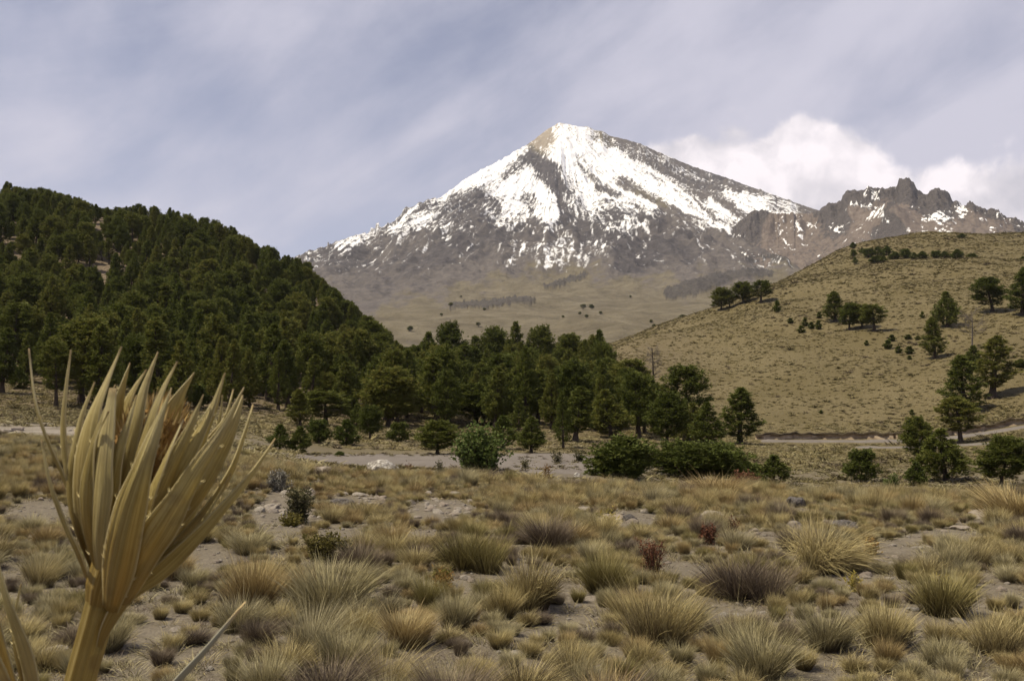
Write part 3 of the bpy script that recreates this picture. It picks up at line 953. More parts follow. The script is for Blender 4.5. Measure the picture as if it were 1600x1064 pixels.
def leaf_mat(name, cols, tip=None, trans=0.25, objvar=0.35, rough=0.7, attr_t=False):
    """foliage: colour varies from leaf to leaf and from plant to plant; thin, so some light comes through"""
    m_, t = new_mat(name)
    oi = t.node('ShaderNodeObjectInfo').outputs['Random']
    r_ = t.math('ADD', t.math('MULTIPLY', t.attr('rnd'), 1 - objvar), t.math('MULTIPLY', oi, objvar))
    n = len(cols)
    c = t.ramp(r_, [(0.08 + 0.84 * i / (n - 1), k) for i, k in enumerate(cols)])
    if tip is not None:
        base_, lo, hi = tip
        c = t.mix(t.smooth(t.attr('t'), lo, hi), base_, c)
    t.set(t.b.inputs['Base Color'], c)
    t.b.inputs['Roughness'].default_value = rough
    t.b.inputs['Specular IOR Level'].default_value = 0.12
    tr = t.node('ShaderNodeBsdfTranslucent')
    t.set(tr.inputs[0], c)
    mx = t.node('ShaderNodeMixShader')
    mx.inputs[0].default_value = trans
    t.l.new(t.b.outputs[0], mx.inputs[1])
    t.l.new(tr.outputs[0], mx.inputs[2])
    t.l.new(mx.outputs[0], t.out.inputs[0])
    return m_


m_pine = leaf_mat('pine_needles', [(0.056, 0.070, 0.016), (0.088, 0.106, 0.023), (0.124, 0.134, 0.030), (0.175, 0.160, 0.040)], trans=0.28, objvar=0.45)
m_pine2 = leaf_mat('young_pine_needles', [(0.060, 0.078, 0.017), (0.085, 0.104, 0.023), (0.120, 0.126, 0.032)], trans=0.2, objvar=0.4)
m_bark, t = new_mat('pine_bark')
pos = t.node('ShaderNodeTexCoord').outputs['Object']
f1 = t.noise(t.mapping(pos, scale=(1, 1, 0.25)), 9.0, 5, 0.7)
t.set(t.b.inputs['Base Color'], t.ramp(f1, [(0.3, (0.035, 0.026, 0.020)), (0.6, (0.085, 0.065, 0.050)), (0.8, (0.14, 0.115, 0.095))]))
t.set(t.b.inputs['Normal'], t.bump(f1, 0.8, 0.05))
m_grey, t = new_mat('dead_grey_wood')
f1 = t.noise(t.node('ShaderNodeTexCoord').outputs['Object'], 6.0, 5, 0.7)
t.set(t.b.inputs['Base Color'], t.ramp(f1, [(0.3, (0.085, 0.070, 0.060)), (0.7, (0.20, 0.175, 0.155))]))


def needle_tufts(g, C, Dr, nl, k, wid, rs):
    """tufts of k needle bundles at centres C pointing along Dr"""
    n = len(C)
    C = np.repeat(C, k, 0)
    Dn = unit(np.repeat(Dr, k, 0) + rs.normal(0, 0.62, (n * k, 3)))
    L = nl * rs.uniform(0.65, 1.2, (n * k, 1))
    s = unit(np.cross(Dn, rs.normal(0, 1, (n * k, 3)))) * wid * 0.5
    st = C - Dn * L * 0.12
    V_ = np.stack((st - s * 0.5, st + s * 0.5, st + Dn * L * 0.6 + s, st + Dn * L, st + Dn * L * 0.6 - s), 1)
    i = np.arange(n * k) * 5
    q = np.stack((i, i + 1, i + 2, i + 4), 1)
    t3 = np.stack((i + 4, i + 2, i + 3), 1)
    r_ = np.repeat(np.clip(np.repeat(rs.uniform(0, 1, n), k) * 0.75 + rs.uniform(0, 0.25, n * k), 0, 1), 5)
    g.add(V_.reshape(-1, 3), q, t3, rnd=r_)


def crown_profile(kind, s):
    if kind == 'cone':
        return np.minimum(1.0, (1 - s) ** 0.8 * 1.08) * sstep(-0.12, 0.12, s) + 0.03
    if kind == 'dome':
        return np.sqrt(np.clip(1 - ((s - 0.30) / 0.72) ** 2, 0.02, 1)) * sstep(-0.25, 0.2, s)
    if kind == 'column':
        return (0.85 + 0.15 * np.sin(s * 9)) * np.clip(1 - s ** 3.0, 0.1, 1) * sstep(-0.2, 0.25, s)
    if kind == 'flat':
        return np.clip(1.0 - 0.25 * (1 - s), 0, 1) * np.sqrt(np.clip(1 - (np.maximum(s - 0.55, 0) / 0.47) ** 2, 0.03, 1))
    return np.sqrt(np.clip(1 - s * s, 0.02, 1))                # round: widest at the bottom


def make_pine(seed, H, base, rad, kind, whorl=0.50, per=6, dens=1.0, nl=0.42, lean=0.0, forks=1, gappy=0.12):
    """a pine of height H: (trunk Geo, crown Geo)"""
    rs = np.random.default_rng(seed)
    tg, cg = Geo(), Geo()
    cz0 = base * H
    for fk in range(forks):
        fa = rs.uniform(0, 6.28) + fk * 6.28 / max(forks, 1)
        off = 0 if forks == 1 else rs.uniform(0.12, 0.22) * rad * 2
        zz = np.linspace(0, 1, 9)
        bend = rs.normal(0, 0.035 * H, 2)
        hx = H * (1 if fk == 0 else rs.uniform(0.75, 0.95))
        px_ = lean * H * zz ** 1.5 + bend[0] * np.sin(zz * 2.6) * zz + off * math.cos(fa) * sstep(0, 0.5, zz)
        py_ = bend[1] * np.sin(zz * 2.2) * zz + off * math.sin(fa) * sstep(0, 0.5, zz)
        axis = np.stack((px_, py_, zz * hx * 0.985), 1)
        r0 = 0.019 * H + 0.04
        V_, q = tube(axis, r0 * (1 - zz * 0.93) * (1 + 0.5 * np.exp(-zz * 25)), 7)
        V_[:, 2] -= 0.12 * np.repeat(zz < 0.01, 7)
        tg.add(V_, q)
        z = cz0 * rs.uniform(0.85, 1.1)
        while z < hx * 0.985:
            s = (z - cz0) / (hx - cz0)
            R = rad / (1 if forks == 1 else 1.25) * float(crown_profile(kind, np.array(s)))
            nb = per + rs.integers(-1, 2)
            a0 = rs.uniform(0, 6.28)
            ax = np.array([np.interp(z, axis[:, 2], axis[:, 0]), np.interp(z, axis[:, 2], axis[:, 1])])
            for b in range(max(nb, 3)):
                if rs.uniform() < gappy:
                    continue
                a = a0 + b * 6.283 / max(nb, 3) + rs.normal(0, 0.25)
                L = max(0.25, R * rs.uniform(0.68, 1.18))
                pit = math.radians(rs.uniform(0, 30) + 40 * max(s, 0) ** 2)
                u_ = np.linspace(0, 1, 5)
                rise = L * (math.sin(pit) * u_ + 0.22 * u_ ** 2 - 0.10 * u_)
                run = L * math.cos(pit) * u_
                br_ = np.stack((ax[0] + run * math.cos(a), ax[1] + run * math.sin(a), z + rise), 1)
                V_, q = tube(br_, 0.016 * L * (1 - u_ * 0.8) + 0.008, 4)
                tg.add(V_, q)
                m_ = max(4, int(L * L * 4.6 * dens + L * 6 * dens))
                w = rs.uniform(0.28, 1.02, m_) ** 0.75
                C = np.stack([np.interp(w, u_, br_[:, k]) for k in range(3)], 1)
                lat = rs.normal(0, 0.20, m_) * L * w
                C[:, 0] += -math.sin(a) * lat
                C[:, 1] += math.cos(a) * lat
                C[:, 2] += rs.normal(0.08, 0.20, m_) * min(L, 1.5)
                Dr = np.stack((math.cos(a) * np.ones(m_), math.sin(a) * np.ones(m_), rs.uniform(0.3, 1.2, m_)), 1)
                needle_tufts(cg, C, unit(Dr), nl, 6, 0.085, rs)
            z += whorl * rs.uniform(0.7, 1.3) * (0.55 + 0.45 * (1 - max(s, 0)))
        C = axis[-1][None] + rs.normal(0, 0.10, (10, 3))
        needle_tufts(cg, C, unit(np.array([[0, 0, 1.0]]) + rs.normal(0, 0.4, (10, 3))), nl, 6, 0.085, rs)
    return tg, cg


def real_size(g):
    v = np.concatenate(g.v)
    return v[:, 2].max(), max(np.percentile(v[:, 0], 98) - np.percentile(v[:, 0], 2), 0.3)


SPEC = {  # name: (H, base, rad, kind, options)
    'dome':   [(10, 0.20, 2.6, 'dome', {}), (11, 0.24, 2.4, 'dome', dict(gappy=0.2)), (10, 0.17, 2.9, 'dome', dict(lean=0.04)), (12, 0.32, 2.3, 'dome', dict(lean=-0.05, gappy=0.22))],
    'cone':   [(9, 0.10, 2.3, 'cone', {}), (10, 0.14, 2.1, 'cone', dict(gappy=0.18)), (8, 0.06, 2.1, 'cone', {})],
    'column': [(11, 0.12, 1.8, 'column', dict(gappy=0.2)), (12, 0.18, 1.7, 'column', dict(gappy=0.25, lean=0.03)), (11, 0.08, 2.1, 'column', dict(gappy=0.16))],
    'young':  [(4.2, 0.05, 1.35, 'cone', dict(whorl=0.42, nl=0.36, dens=1.5)), (4.0, 0.08, 1.6, 'dome', dict(whorl=0.42, nl=0.36, dens=1.4)), (4.4, 0.12, 1.5, 'cone', dict(whorl=0.45, nl=0.36, dens=1.3, gappy=0.2))],
    'bush':   [(3.6, 0.02, 2.0, 'round', dict(whorl=0.42, nl=0.36, dens=1.3, forks=3))],
    'spread': [(4.2, 0.22, 3.6, 'flat', dict(whorl=0.42, nl=0.36, dens=1.0, forks=4, gappy=0.08))],
    'sapling': [(1.8, 0.04, 0.55, 'cone', dict(whorl=0.28, nl=0.28, dens=2.4))],
}
PINES = {}
sd = 100
for key, lst in SPEC.items():
    for (H, b, rd, kd, op) in lst:
        sd += 1
        tg, cg = make_pine(sd, H, b, rd, kd, **op)
        hgt, wid = real_size(cg)
        mm = m_pine2 if key in ('young', 'bush', 'spread', 'sapling') else m_pine
        PINES.setdefault(key, []).append(dict(tg=tg, cg=cg, trunk=tg.mesh('pine_trunk', [m_bark]), crown=cg.mesh('pine_crown', [mm]), H=hgt, W=wid, mat=mm))


def empty(name, loc, rz=0.0, sc=(1, 1, 1)):
    o = bpy.data.objects.new(name, None)
    o.empty_display_size = 0.5
    col.objects.link(o)
    o.location = loc
    o.rotation_euler = (0, 0, rz)
    o.scale = sc
    return o


def put_pine(key, k, loc, rz, h, w, name, label, cat, group=None):
    """the first of a kind is built, every further one is a copy of thing, trunk and crown"""
    P_ = PINES[key][k % len(PINES[key])]
    sz = h / P_['H']
    sx = w / P_['W']
    r_ = empty(name, loc, rz, (sx, sx, sz))
    if 'root' not in P_:
        P_['root'] = (link('trunk', P_['trunk'], r_), link('crown', P_['crown'], r_))
    else:
        for src in P_['root']:
            c_ = src.copy()
            col.objects.link(c_)
            c_.parent = r_
    return tag(r_, label, cat, group)


# ------------------------------------------------------------------ trees one can point to
# (column, row of the foot, height px, width px, kind, nearest distance, label)
G = 'dark green pine '
TREES = [
    (1127, 484, 37, 28, 'dome', 200, G + 'at the outer end of four pines on the grassy shoulder'),
    (1140, 480, 28, 20, 'dome', 200, 'small dark pine squeezed second in the row of four on the grassy shoulder'),
    (1161, 474, 36, 30, 'dome', 200, G + 'with bare stem, third of four on the grassy shoulder'),
    (1189, 473, 37, 28, 'dome', 200, 'rounded dark pine standing a little apart at the upper end of the four'),
    (1305, 502, 48, 31, 'column', 200, 'tall narrow dark pine at the head of the clump halfway up the grassy hill'),
    (1327, 516, 45, 29, 'dome', 200, G + 'showing its bare trunk in the middle of the hillside clump'),
    (1347, 513, 40, 30, 'dome', 200, 'wide dark pine between bare trunked pine and end of the hillside clump'),
    (1366, 517, 43, 34, 'dome', 200, 'broad dark pine at the lower end of the hillside clump'),
    (1480, 511, 58, 39, 'cone', 200, 'lone conical pine on the grassy hill just above the grey dead tree'),
    (1551, 487, 56, 46, 'dome', 200, 'lone rounded pine with visible stem high on the hill near its edge'),
    (1598, 492, 76, 44, 'column', 200, 'tall dark pine cut by the picture edge on the grassy hill'),
    (1461, 560, 66, 32, 'column', 150, 'narrow half bare pine with grey upper twigs left of the dead tree'),
    (1521, 578, 40, 26, 'young', 150, 'small bushy pine directly under the grey dead tree'),
    (1551, 622, 100, 50, 'column', 130, 'tall two tiered pine at the foot of the dead tree slope'),
    (1508, 648, 96, 56, 'column', 120, 'tall leaning pine at the top of the stack of pines above the track'),
    (1501, 692, 74, 56, 'dome', 100, 'flat layered pine beside the track just below the tall leaning pine'),
    (1436, 722, 76, 44, 'dome', 70, 'slender twin stemmed pine below the track'),
    (1478, 750, 84, 70, 'cone', 66, 'wide low branched pine at the meadow edge below the track'),
    (1431, 759, 40, 31, 'young', 66, 'little pine in front of the twin stemmed pine'),
    (1346, 753, 57, 40, 'young', 66, 'lone compact young pine on the grassy flat under the big hill'),
    (1565, 760, 84, 72, 'dome', 66, 'spreading young pine with dark stem nearest the edge of the meadow'),
    (1209, 756, 48, 40, 'young', 64, 'thin young pine next to the reddish dry shrub'),
    (1156, 693, 90, 56, 'column', 100, 'big solitary pine where the track ends by the hill foot'),
    (1072, 690, 124, 68, 'dome', 100, 'dark pine right beside the bare trunked dead pine'),
    (1042, 696, 88, 60, 'dome', 90, 'dense pine in front of the hill beneath the dead pine'),
    (1105, 702, 76, 52, 'cone', 90, 'thin crowned pine between dense pine and the solitary pine'),
    (1078, 692, 66, 46, 'cone', 90, 'mid height pine filling the gap behind the low sprawling pine'),
    (955, 684, 78, 58, 'cone', 90, 'pine with two stems and a dark shadow on open straw grass'),
    (899, 690, 88, 40, 'column', 85, 'upright pine with a long clear stem on open grass'),
    (880, 701, 92, 24, 'column', 80, 'very thin tall pine next to the upright clear stemmed pine'),
    (921, 652, 92, 58, 'dome', 110, 'domed pine behind the thin tall pine'),
    (978, 642, 84, 60, 'dome', 110, 'broad domed pine at the wood corner near the dead pine'),
    (936, 604, 92, 34, 'cone', 200, 'narrow spire pine rising above the wood at its hillward end'),
    (840, 662, 88, 58, 'dome', 110, 'large domed pine with dark stem behind the grey sandy bank'),
    (830, 709, 60, 46, 'cone', 80, 'bushy pine at the far edge of the road beside the sandy bank'),
    (787, 702, 56, 42, 'young', 85, 'small pine behind the pale green leafy shrub'),
    (683, 711, 58, 60, 'dome', 80, 'wide low pine standing on the far edge of the road'),
    (623, 691, 35, 28, 'young', 85, 'small round pine alone in dry grass above the road'),
    (578, 686, 56, 34, 'dome', 90, 'slim pine with a clear stem above the pale boulder'),
    (541, 695, 42, 32, 'young', 85, 'little dark pine standing alone on dry grass left of the slim pine'),
    (498, 693, 42, 30, 'young', 85, 'small pine below the flat topped pine'),
    (437, 709, 42, 30, 'young', 75, 'young pine just right of the thistle tips'),
    (469, 709, 44, 32, 'young', 75, 'young pine second from the thistle at the road end'),
    (509, 666, 58, 62, 'dome', 105, 'flat topped spreading pine with dark trunk at the hill foot'),
    (469, 666, 60, 34, 'column', 105, 'narrow pine left of the flat topped pine'),
    (557, 669, 40, 22, 'young', 105, 'thin small pine right of the flat topped pine'),
    (607, 668, 100, 76, 'dome', 105, 'large broad pine in front of the wooded hill corner'),
    (682, 657, 90, 54, 'dome', 110, 'tall pine behind the wide low road edge pine'),
    (745, 665, 70, 64, 'dome', 110, 'bushy broad pine behind the leafy shrub'),
    (805, 660, 76, 50, 'dome', 110, 'mid wood pine with several bare stems showing'),
    (640, 610, 62, 40, 'cone', 190, 'pine in the notch where the wooded hill meets the valley wood'),
    (676, 604, 88, 42, 'cone', 200, 'pointed pine left of the tallest pine in the valley wood'),
    (708, 602, 104, 46, 'dome', 200, 'tallest pine crown on the skyline of the valley wood'),
    (742, 604, 82, 44, 'cone', 200, 'pine just right of the tallest crown of the valley wood'),
    (774, 602, 96, 46, 'dome', 200, 'rounded skyline pine in the middle of the valley wood'),
    (806, 600, 100, 42, 'cone', 200, 'pointed skyline pine in the middle of the valley wood'),
    (851, 602, 98, 46, 'dome', 200, 'dark skyline pine right of the middle of the valley wood'),
    (884, 604, 86, 44, 'dome', 200, 'last high crown of the valley wood before the spire pine'),
    (1090, 750, 70, 124, 'spread', 60, 'low sprawling wide pine at the meadow edge under the hill'),
    (966, 746, 74, 84, 'bush', 58, 'rounded bushy pine at the far meadow edge'),
    (1164, 745, 30, 44, 'bush', 60, 'small green pine bush beside the reddish dry shrub'),
    (1005, 714, 22, 26, 'bush', 75, 'tiny green bush between the bushy pine and the sprawling pine'),
    (529, 713, 10, 15, 'bush', 75, 'tiny round green bush on the road edge'),
    (1595, 574, 15, 16, 'bush', 150, 'small round bush at the picture edge on the hill'),
]
n_named = 0
placed = []
for i, (px_, py_, h_, w_, kind, dm, lab) in enumerate(TREES):
    p, d = hit(px_, py_, dm)
    fd = p[1] * CP + p[2] * SP
    h_m, w_m = h_ * fd / F, w_ * fd / F
    nm = 'pine_bush' if kind in ('bush', 'spread') else 'pine_tree'
    put_pine(kind, 2 if kind == 'column' and w_ / h_ > 0.5 else i, p - np.array((0, 0, 0.05)), rng.uniform(0, 6.28) if kind != 'spread' else 0.4, h_m, w_m, nm, lab, 'pine bush' if nm == 'pine_bush' else 'pine')
    placed.append((p[0], p[1], w_m))
    n_named += 1

# the row of low bushy pines between the two crests, and the young pines dotted on the grassy hill
ROW = [(1333, 388, 9, 9), (1334, 401, 11, 7), (1336, 413, 11, 7), (1347, 397, 9, 8), (1357, 402, 14, 16), (1371, 401, 15, 16), (1385, 399, 14, 15), (1368, 411, 11, 14), (1380, 410, 10, 12), (1398, 405, 11, 16), (1415, 404, 15, 13),
       (1428, 405, 10, 10), (1441, 404, 11, 14), (1463, 403, 11, 13), (1476, 403, 10, 14), (1496, 404, 14, 16), (1519, 405, 9, 12), (1503, 372, 7, 10), (1598, 417, 8, 9)]
for i, (px_, py_, h_, w_) in enumerate(ROW):
    p, d = hit(px_, py_, 430)
    fd = p[1]
    put_pine('young', i, p, rng.uniform(0, 6), h_ * fd / F * 1.1, w_ * fd / F * 1.1, 'pine_tree', 'low bushy pine in the distant row just under the top of the grassy hill', 'pine', 'low pines in a row under the hilltop')
    n_named += 1
SAP = [(1214, 488, 20, 9), (1235, 505, 9, 8), (1252, 520, 12, 10), (1258, 509, 13, 8), (1268, 514, 12, 8), (1279, 515, 16, 8), (1280, 497, 10, 7), (1441, 497, 11, 6), (1394, 533, 11, 9), (1387, 545, 15, 11),
       (1404, 552, 12, 9), (1421, 553, 13, 11), (1419, 530, 8, 10), (1434, 531, 7, 8), (1421, 562, 7, 6), (1283, 646, 6, 5), (1354, 540, 9, 6), (1116, 479, 8, 9), (1425, 648, 9, 6)]
for i, (px_, py_, h_, w_) in enumerate(SAP):
    p, d = hit(px_, py_, 130)
    fd = p[1]
    put_pine('sapling', i, p, rng.uniform(0, 6), h_ * fd / F, w_ * fd / F, 'pine_sapling', 'small pine sapling below the row of four pines on the grassy shoulder' if px_ < 1230 else 'small pine sapling in the loose patch left of the hillside clump' if px_ < 1300 else 'small pine sapling dotted on the slope right below the hillside clump', 'sapling', 'pine saplings on the grassy hill')

# far dots of trees on the foot slopes of the volcano
vt_rows = [(640, 518, 9), (704, 482, 7), (757, 486, 5), (911, 485, 9), (925, 484, 8), (916, 497, 6), (938, 492, 5), (1066, 503, 10), (1022, 513, 6), (690, 495, 5), (880, 497, 4), (748, 511, 7), (905, 492, 5), (985, 466, 4), (1018, 505, 5), (720, 466, 4)]
vf = (V.reshape(Xv.shape + (3,)))
for i, (px_, py_, h_) in enumerate(vt_rows):
    a_, te_ = azel(px_, py_)
    c_ = int(np.argmin(np.abs(azc - a_)))
    row = vf[:, c_, :]
    tt_ = row[:, 2] / np.hypot(row[:, 0], row[:, 1])
    k_ = int(np.argmax(tt_ > te_))
    p = row[k_]
    put_pine('dome', i, p, rng.uniform(0, 6), h_ * p[1] / F, h_ * 0.95 * p[1] / F, 'pine_tree', 'tiny far pine dotted on the brown foot slopes of the volcano', 'pine', 'far pines on the foot slopes')
    n_named += 1

# ------------------------------------------------------------------ dead pines
def make_dead(seed, H, z0, rad, top_only, kind):
    rs = np.random.default_rng(seed)
    tg, bg_ = Geo(), Geo()
    zz = np.linspace(0, 1, 9)
    ax = np.stack((0.02 * H * np.sin(zz * 3), 0.015 * H * np.sin(zz * 4 + 1), zz * H), 1)
    V_, q = tube(ax, (0.024 * H) * (1 - zz * 0.85) + 0.02, 7)
    tg.add(V_, q)

    def branch(p, dr, L, r_, lv):
        u_ = np.linspace(0, 1, 5)
        w = rs.normal(0, 0.14, 3) * L
        pts = p + np.outer(u_, dr) * L + np.outer(u_ ** 2, (0, 0, 0.25 * L)) + np.outer(np.sin(u_ * 3), w)
        V_, q = tube(pts, r_ * (1 - u_ * 0.8), 4)
        bg_.add(V_, q)
        if lv > 0:
            for _ in range(6 if lv == 2 else 5):
                k = rs.uniform(0.3, 1)
                b = np.array([np.interp(k, u_, pts[:, j]) for j in range(3)])
                branch(b, unit(dr + rs.normal(0, 0.65, 3)), L * rs.uniform(0.28, 0.5), r_ * 0.55, lv - 1)
    z = z0 * H
    while z < H:
        s = (z / H - z0) / (1 - z0)
        for _ in range(3):
            a = rs.uniform(0, 6.28)
            L = rad * rs.uniform(0.6, 1.15) * (math.sqrt(max(0.05, 1 - s * s)) if kind == 'round' else (0.5 + 0.5 * math.sin(3.14 * s)))
            p = np.array((np.interp(z, ax[:, 2], ax[:, 0]), np.interp(z, ax[:, 2], ax[:, 1]), z))
            branch(p, unit(np.array((math.cos(a), math.sin(a), rs.uniform(0.0, 0.6)))), L, 0.045, 2)
        z += 0.5
    return tg, bg_


for (px_, py_, h_, w_, dm, z0, kind, lab) in ((1019, 667, 124, 30, 100, 0.62, 'top', 'dead pine with a long bare trunk and grey twiggy top'),
                                               (1519, 546, 58, 46, 150, 0.38, 'round', 'leafless grey dead tree with twisted crown on the grassy hill')):
    p, d = hit(px_, py_, dm)
    H_ = h_ * p[1] / F
    tg, bg_ = make_dead(7 + px_, H_, z0, w_ * p[1] / F * 0.55, False, kind)
    r_ = empty('dead_pine', p - np.array((0, 0, 0.05)))
    link('trunk', tg.mesh('dead_trunk', [m_bark if kind == 'top' else m_grey]), r_)
    link('branch_crown', bg_.mesh('dead_branches', [m_grey]), r_)
    tag(r_, lab, 'dead tree')
    placed.append((p[0], p[1], 3))

# ------------------------------------------------------------------ the forest on the hill and the wood in the valley
LIMIT = np.array([(-900, 255), (-300, 262), (0, 281), (30, 289), (60, 293), (95, 300), (130, 312), (150, 322), (180, 324), (205, 318), (235, 322), (255, 319), (285, 333), (310, 338), (340, 345), (362, 350), (380, 366), (398, 378), (420, 384), (440, 398), (470, 402),
                  (490, 424), (520, 450), (560, 480), (600, 510), (622, 538), (645, 540), (660, 520), (700, 497), (720, 505), (745, 527), (770, 508), (800, 503), (850, 506), (880, 515), (905, 528), (920, 524), (940, 516), (955, 560), (1000, 578), (1050, 580), (1095, 605), (1110, 640)], float)
rs = np.random.default_rng(5)
cand = []
cell = {}


def try_spot(x, y, sp):
    ci, cj = int(x // 4), int(y // 4)
    k = int(sp // 4) + 1
    for a in range(ci - k, ci + k + 1):
        for b in range(cj - k, cj + k + 1):
            for (ox, oy) in cell.get((a, b), ()):
                if (ox - x) ** 2 + (oy - y) ** 2 < sp * sp:
                    return False
    cell.setdefault((ci, cj), []).append((x, y))
    return True


for (x, y, w) in placed:
    cell.setdefault((int(x // 4), int(y // 4)), []).append((x, y))
crest = np.array([(-900, 460), (200, 450), (300, 440), (430, 410), (500, 385), (560, 350), (630, 300), (700, 300), (1000, 300)], float)
for _ in range(26000):
    px_ = rs.uniform(-420, 1012)
    a = math.atan((px_ - 800) / F / CP)
    dmx = np.interp(px_, crest[:, 0], crest[:, 1])
    dmn = np.interp(px_, [-420, 0, 200, 420, 480, 560, 700, 1012], [136, 138, 142, 150, 150, 146, 132, 132])
    d = math.sqrt(rs.uniform(dmn ** 2, dmx ** 2))
    if px_ > 640 and d > 262:
        continue
    x, y = d * math.sin(a), d * math.cos(a)
    # clearings
    if 0.5 + perlin(x / 26.0, y / 26.0, 77) < 0.13 and d < 400:
        continue
    sp = 4.5 if px_ < 640 else 4.8
    if try_spot(x, y, sp * rs.uniform(0.85, 1.25)):
        cand.append((x, y, d, px_))
cand = np.array(cand)
cz = land(cand[:, 0], cand[:, 1])
items = []
for (x, y, d, px_), z in zip(cand, cz):
    h = rs.uniform(6.0, 13.0) if px_ < 640 else rs.uniform(7.0, 12.0)
    if rs.uniform() < 0.14:
        h *= 0.55
    top_row = 532 - F * math.tan(math.atan((z + h) / (y / math.cos(0))) - PITCH)
    lim = np.interp(px_, LIMIT[:, 0], LIMIT[:, 1]) + rs.uniform(-2, 5)
    if top_row < lim:
        h = y * math.tan(math.atan((532 - lim) / F) + PITCH) - z
        if h < 3.2:
            continue
    kind = rs.choice(['dome', 'cone', 'column'], p=[0.44, 0.30, 0.26])
    if h < 5:
        kind = 'young'
    w = h * {'dome': 0.44, 'cone': 0.38, 'column': 0.31, 'young': 0.56}[kind] * rs.uniform(0.85, 1.25)
    if kind != 'young':
        w = max(w, 2.7)
    items.append((h / d * (1.0 if -25 < px_ < 1625 else 0.05), x, y, z, h, w, kind, int(rs.integers(0, 99)), rs.uniform(0, 6.28), px_, d, lim))
items.sort(key=lambda q: -q[0])
n_ind = 296 - n_named
rest = items[n_ind:]
for (_, x, y, z, h, w, kind, k, rz, px_, d, lim) in items[:n_ind]:
    lk = {'dome': 'round topped', 'cone': 'pointed', 'column': 'slender', 'young': 'small bushy'}[kind]
    sz_ = 'tall' if h > 10 else 'medium' if h > 7 else 'low'
    if px_ > 640:
        plc = 'at the front of the valley wood' if d < 175 else 'in the middle of the valley wood' if d < 215 else 'at the back of the valley wood'
    elif d < 165:
        plc = 'at the very foot of the forested hill'
    elif d < 205:
        plc = 'low on the forested hill'
    else:
        plc = 'higher up the forested hill'
    lab = '%s %s dark pine %s' % (sz_, lk, plc)
    grp = 'pines ' + plc
    put_pine(kind, k, (x, y, z - 0.1), rz, h, w, 'pine_tree', lab, 'pine', grp)


def hidden_set(name, meshes):
    """source shapes for a scattered mass, kept in a collection outside the scene"""
    c_ = bpy.data.collections.new(name)
    for i, me_ in enumerate(meshes):
        o = bpy.data.objects.new('%s_%02d' % (name, i), me_)
        c_.objects.link(o)
    return c_


def scatter(name, pts, rz, scl, idx, coll, label=None, tilt=None):
    me_ = bpy.data.meshes.new(name)
    pts = np.asarray(pts, np.float32)
    n = len(pts)
    me_.vertices.add(n)
    me_.vertices.foreach_set('co', pts.ravel())
    rot = np.zeros((n, 3), np.float32)
    rot[:, 2] = rz
    if tilt is not None:
        rot[:, :2] = tilt
    a = me_.attributes.new('rot', 'FLOAT_VECTOR', 'POINT')
    a.data.foreach_set('vector', rot.ravel())
    a = me_.attributes.new('scl', 'FLOAT_VECTOR', 'POINT')
    scl = np.asarray(scl, np.float32)
    if scl.ndim == 1:
        scl = np.repeat(scl[:, None], 3, 1)
    a.data.foreach_set('vector', np.ascontiguousarray(scl).ravel())
    a = me_.attributes.new('vi', 'INT', 'POINT')
    a.data.foreach_set('value', np.asarray(idx, np.int32))
    o = link(name, me_)
    ng = bpy.data.node_groups.new(name + '_scatter', 'GeometryNodeTree')
    ng.interface.new_socket('Geometry', in_out='INPUT', socket_type='NodeSocketGeometry')
    ng.interface.new_socket('Geometry', in_out='OUTPUT', socket_type='NodeSocketGeometry')
    N, L = ng.nodes, ng.links
    gi, go = N.new('NodeGroupInput'), N.new('NodeGroupOutput')
    ip = N.new('GeometryNodeInstanceOnPoints')
    ci = N.new('GeometryNodeCollectionInfo')
    ci.inputs['Collection'].default_value = coll
    ci.inputs['Separate Children'].default_value = True
    ci.inputs['Reset Children'].default_value = True

    def named(nm, ty):
        q = N.new('GeometryNodeInputNamedAttribute')
        q.data_type = ty
        q.inputs[0].default_value = nm
        return [s for s in q.outputs if s.enabled and s.name == 'Attribute'][0]
    L.new(gi.outputs[0], ip.inputs['Points'])
    L.new(ci.outputs[0], ip.inputs['Instance'])
    ip.inputs['Pick Instance'].default_value = True
    L.new(named('vi', 'INT'), ip.inputs['Instance Index'])
    er = N.new('FunctionNodeEulerToRotation')
    L.new(named('rot', 'FLOAT_VECTOR'), er.inputs[0])
    L.new(er.outputs[0], ip.inputs['Rotation'])
    L.new(named('scl', 'FLOAT_VECTOR'), ip.inputs['Scale'])
    L.new(ip.outputs[0], go.inputs[0])
    md = o.modifiers.new('scatter', 'NODES')
    md.node_group = ng
    return tag(o, label, None, None, 'stuff')


flat, look = [], {}
for key in ('dome', 'cone', 'column', 'young'):
    for k, P_ in enumerate(PINES[key]):
        look[(key, k)] = len(flat)
        flat.append((join_mesh('forest_pine', [P_['tg'], P_['cg']], [m_bark, P_['mat']]), P_['H'], P_['W']))
fc = hidden_set('forest_shape', [f[0] for f in flat])
if rest:
    ii = [look[(q[6], q[7] % len(PINES[q[6]]))] for q in rest]
    scatter('forest', [(q[1], q[2], q[3] - 0.1) for q in rest], [q[8] for q in rest],
            [(q[5] / flat[i][2], q[5] / flat[i][2], q[4] / flat[i][1]) for q, i in zip(rest, ii)], ii, fc,
            'dense dark pine forest covering the steep hill')
print('forest individuals', n_ind, 'rest', len(rest))
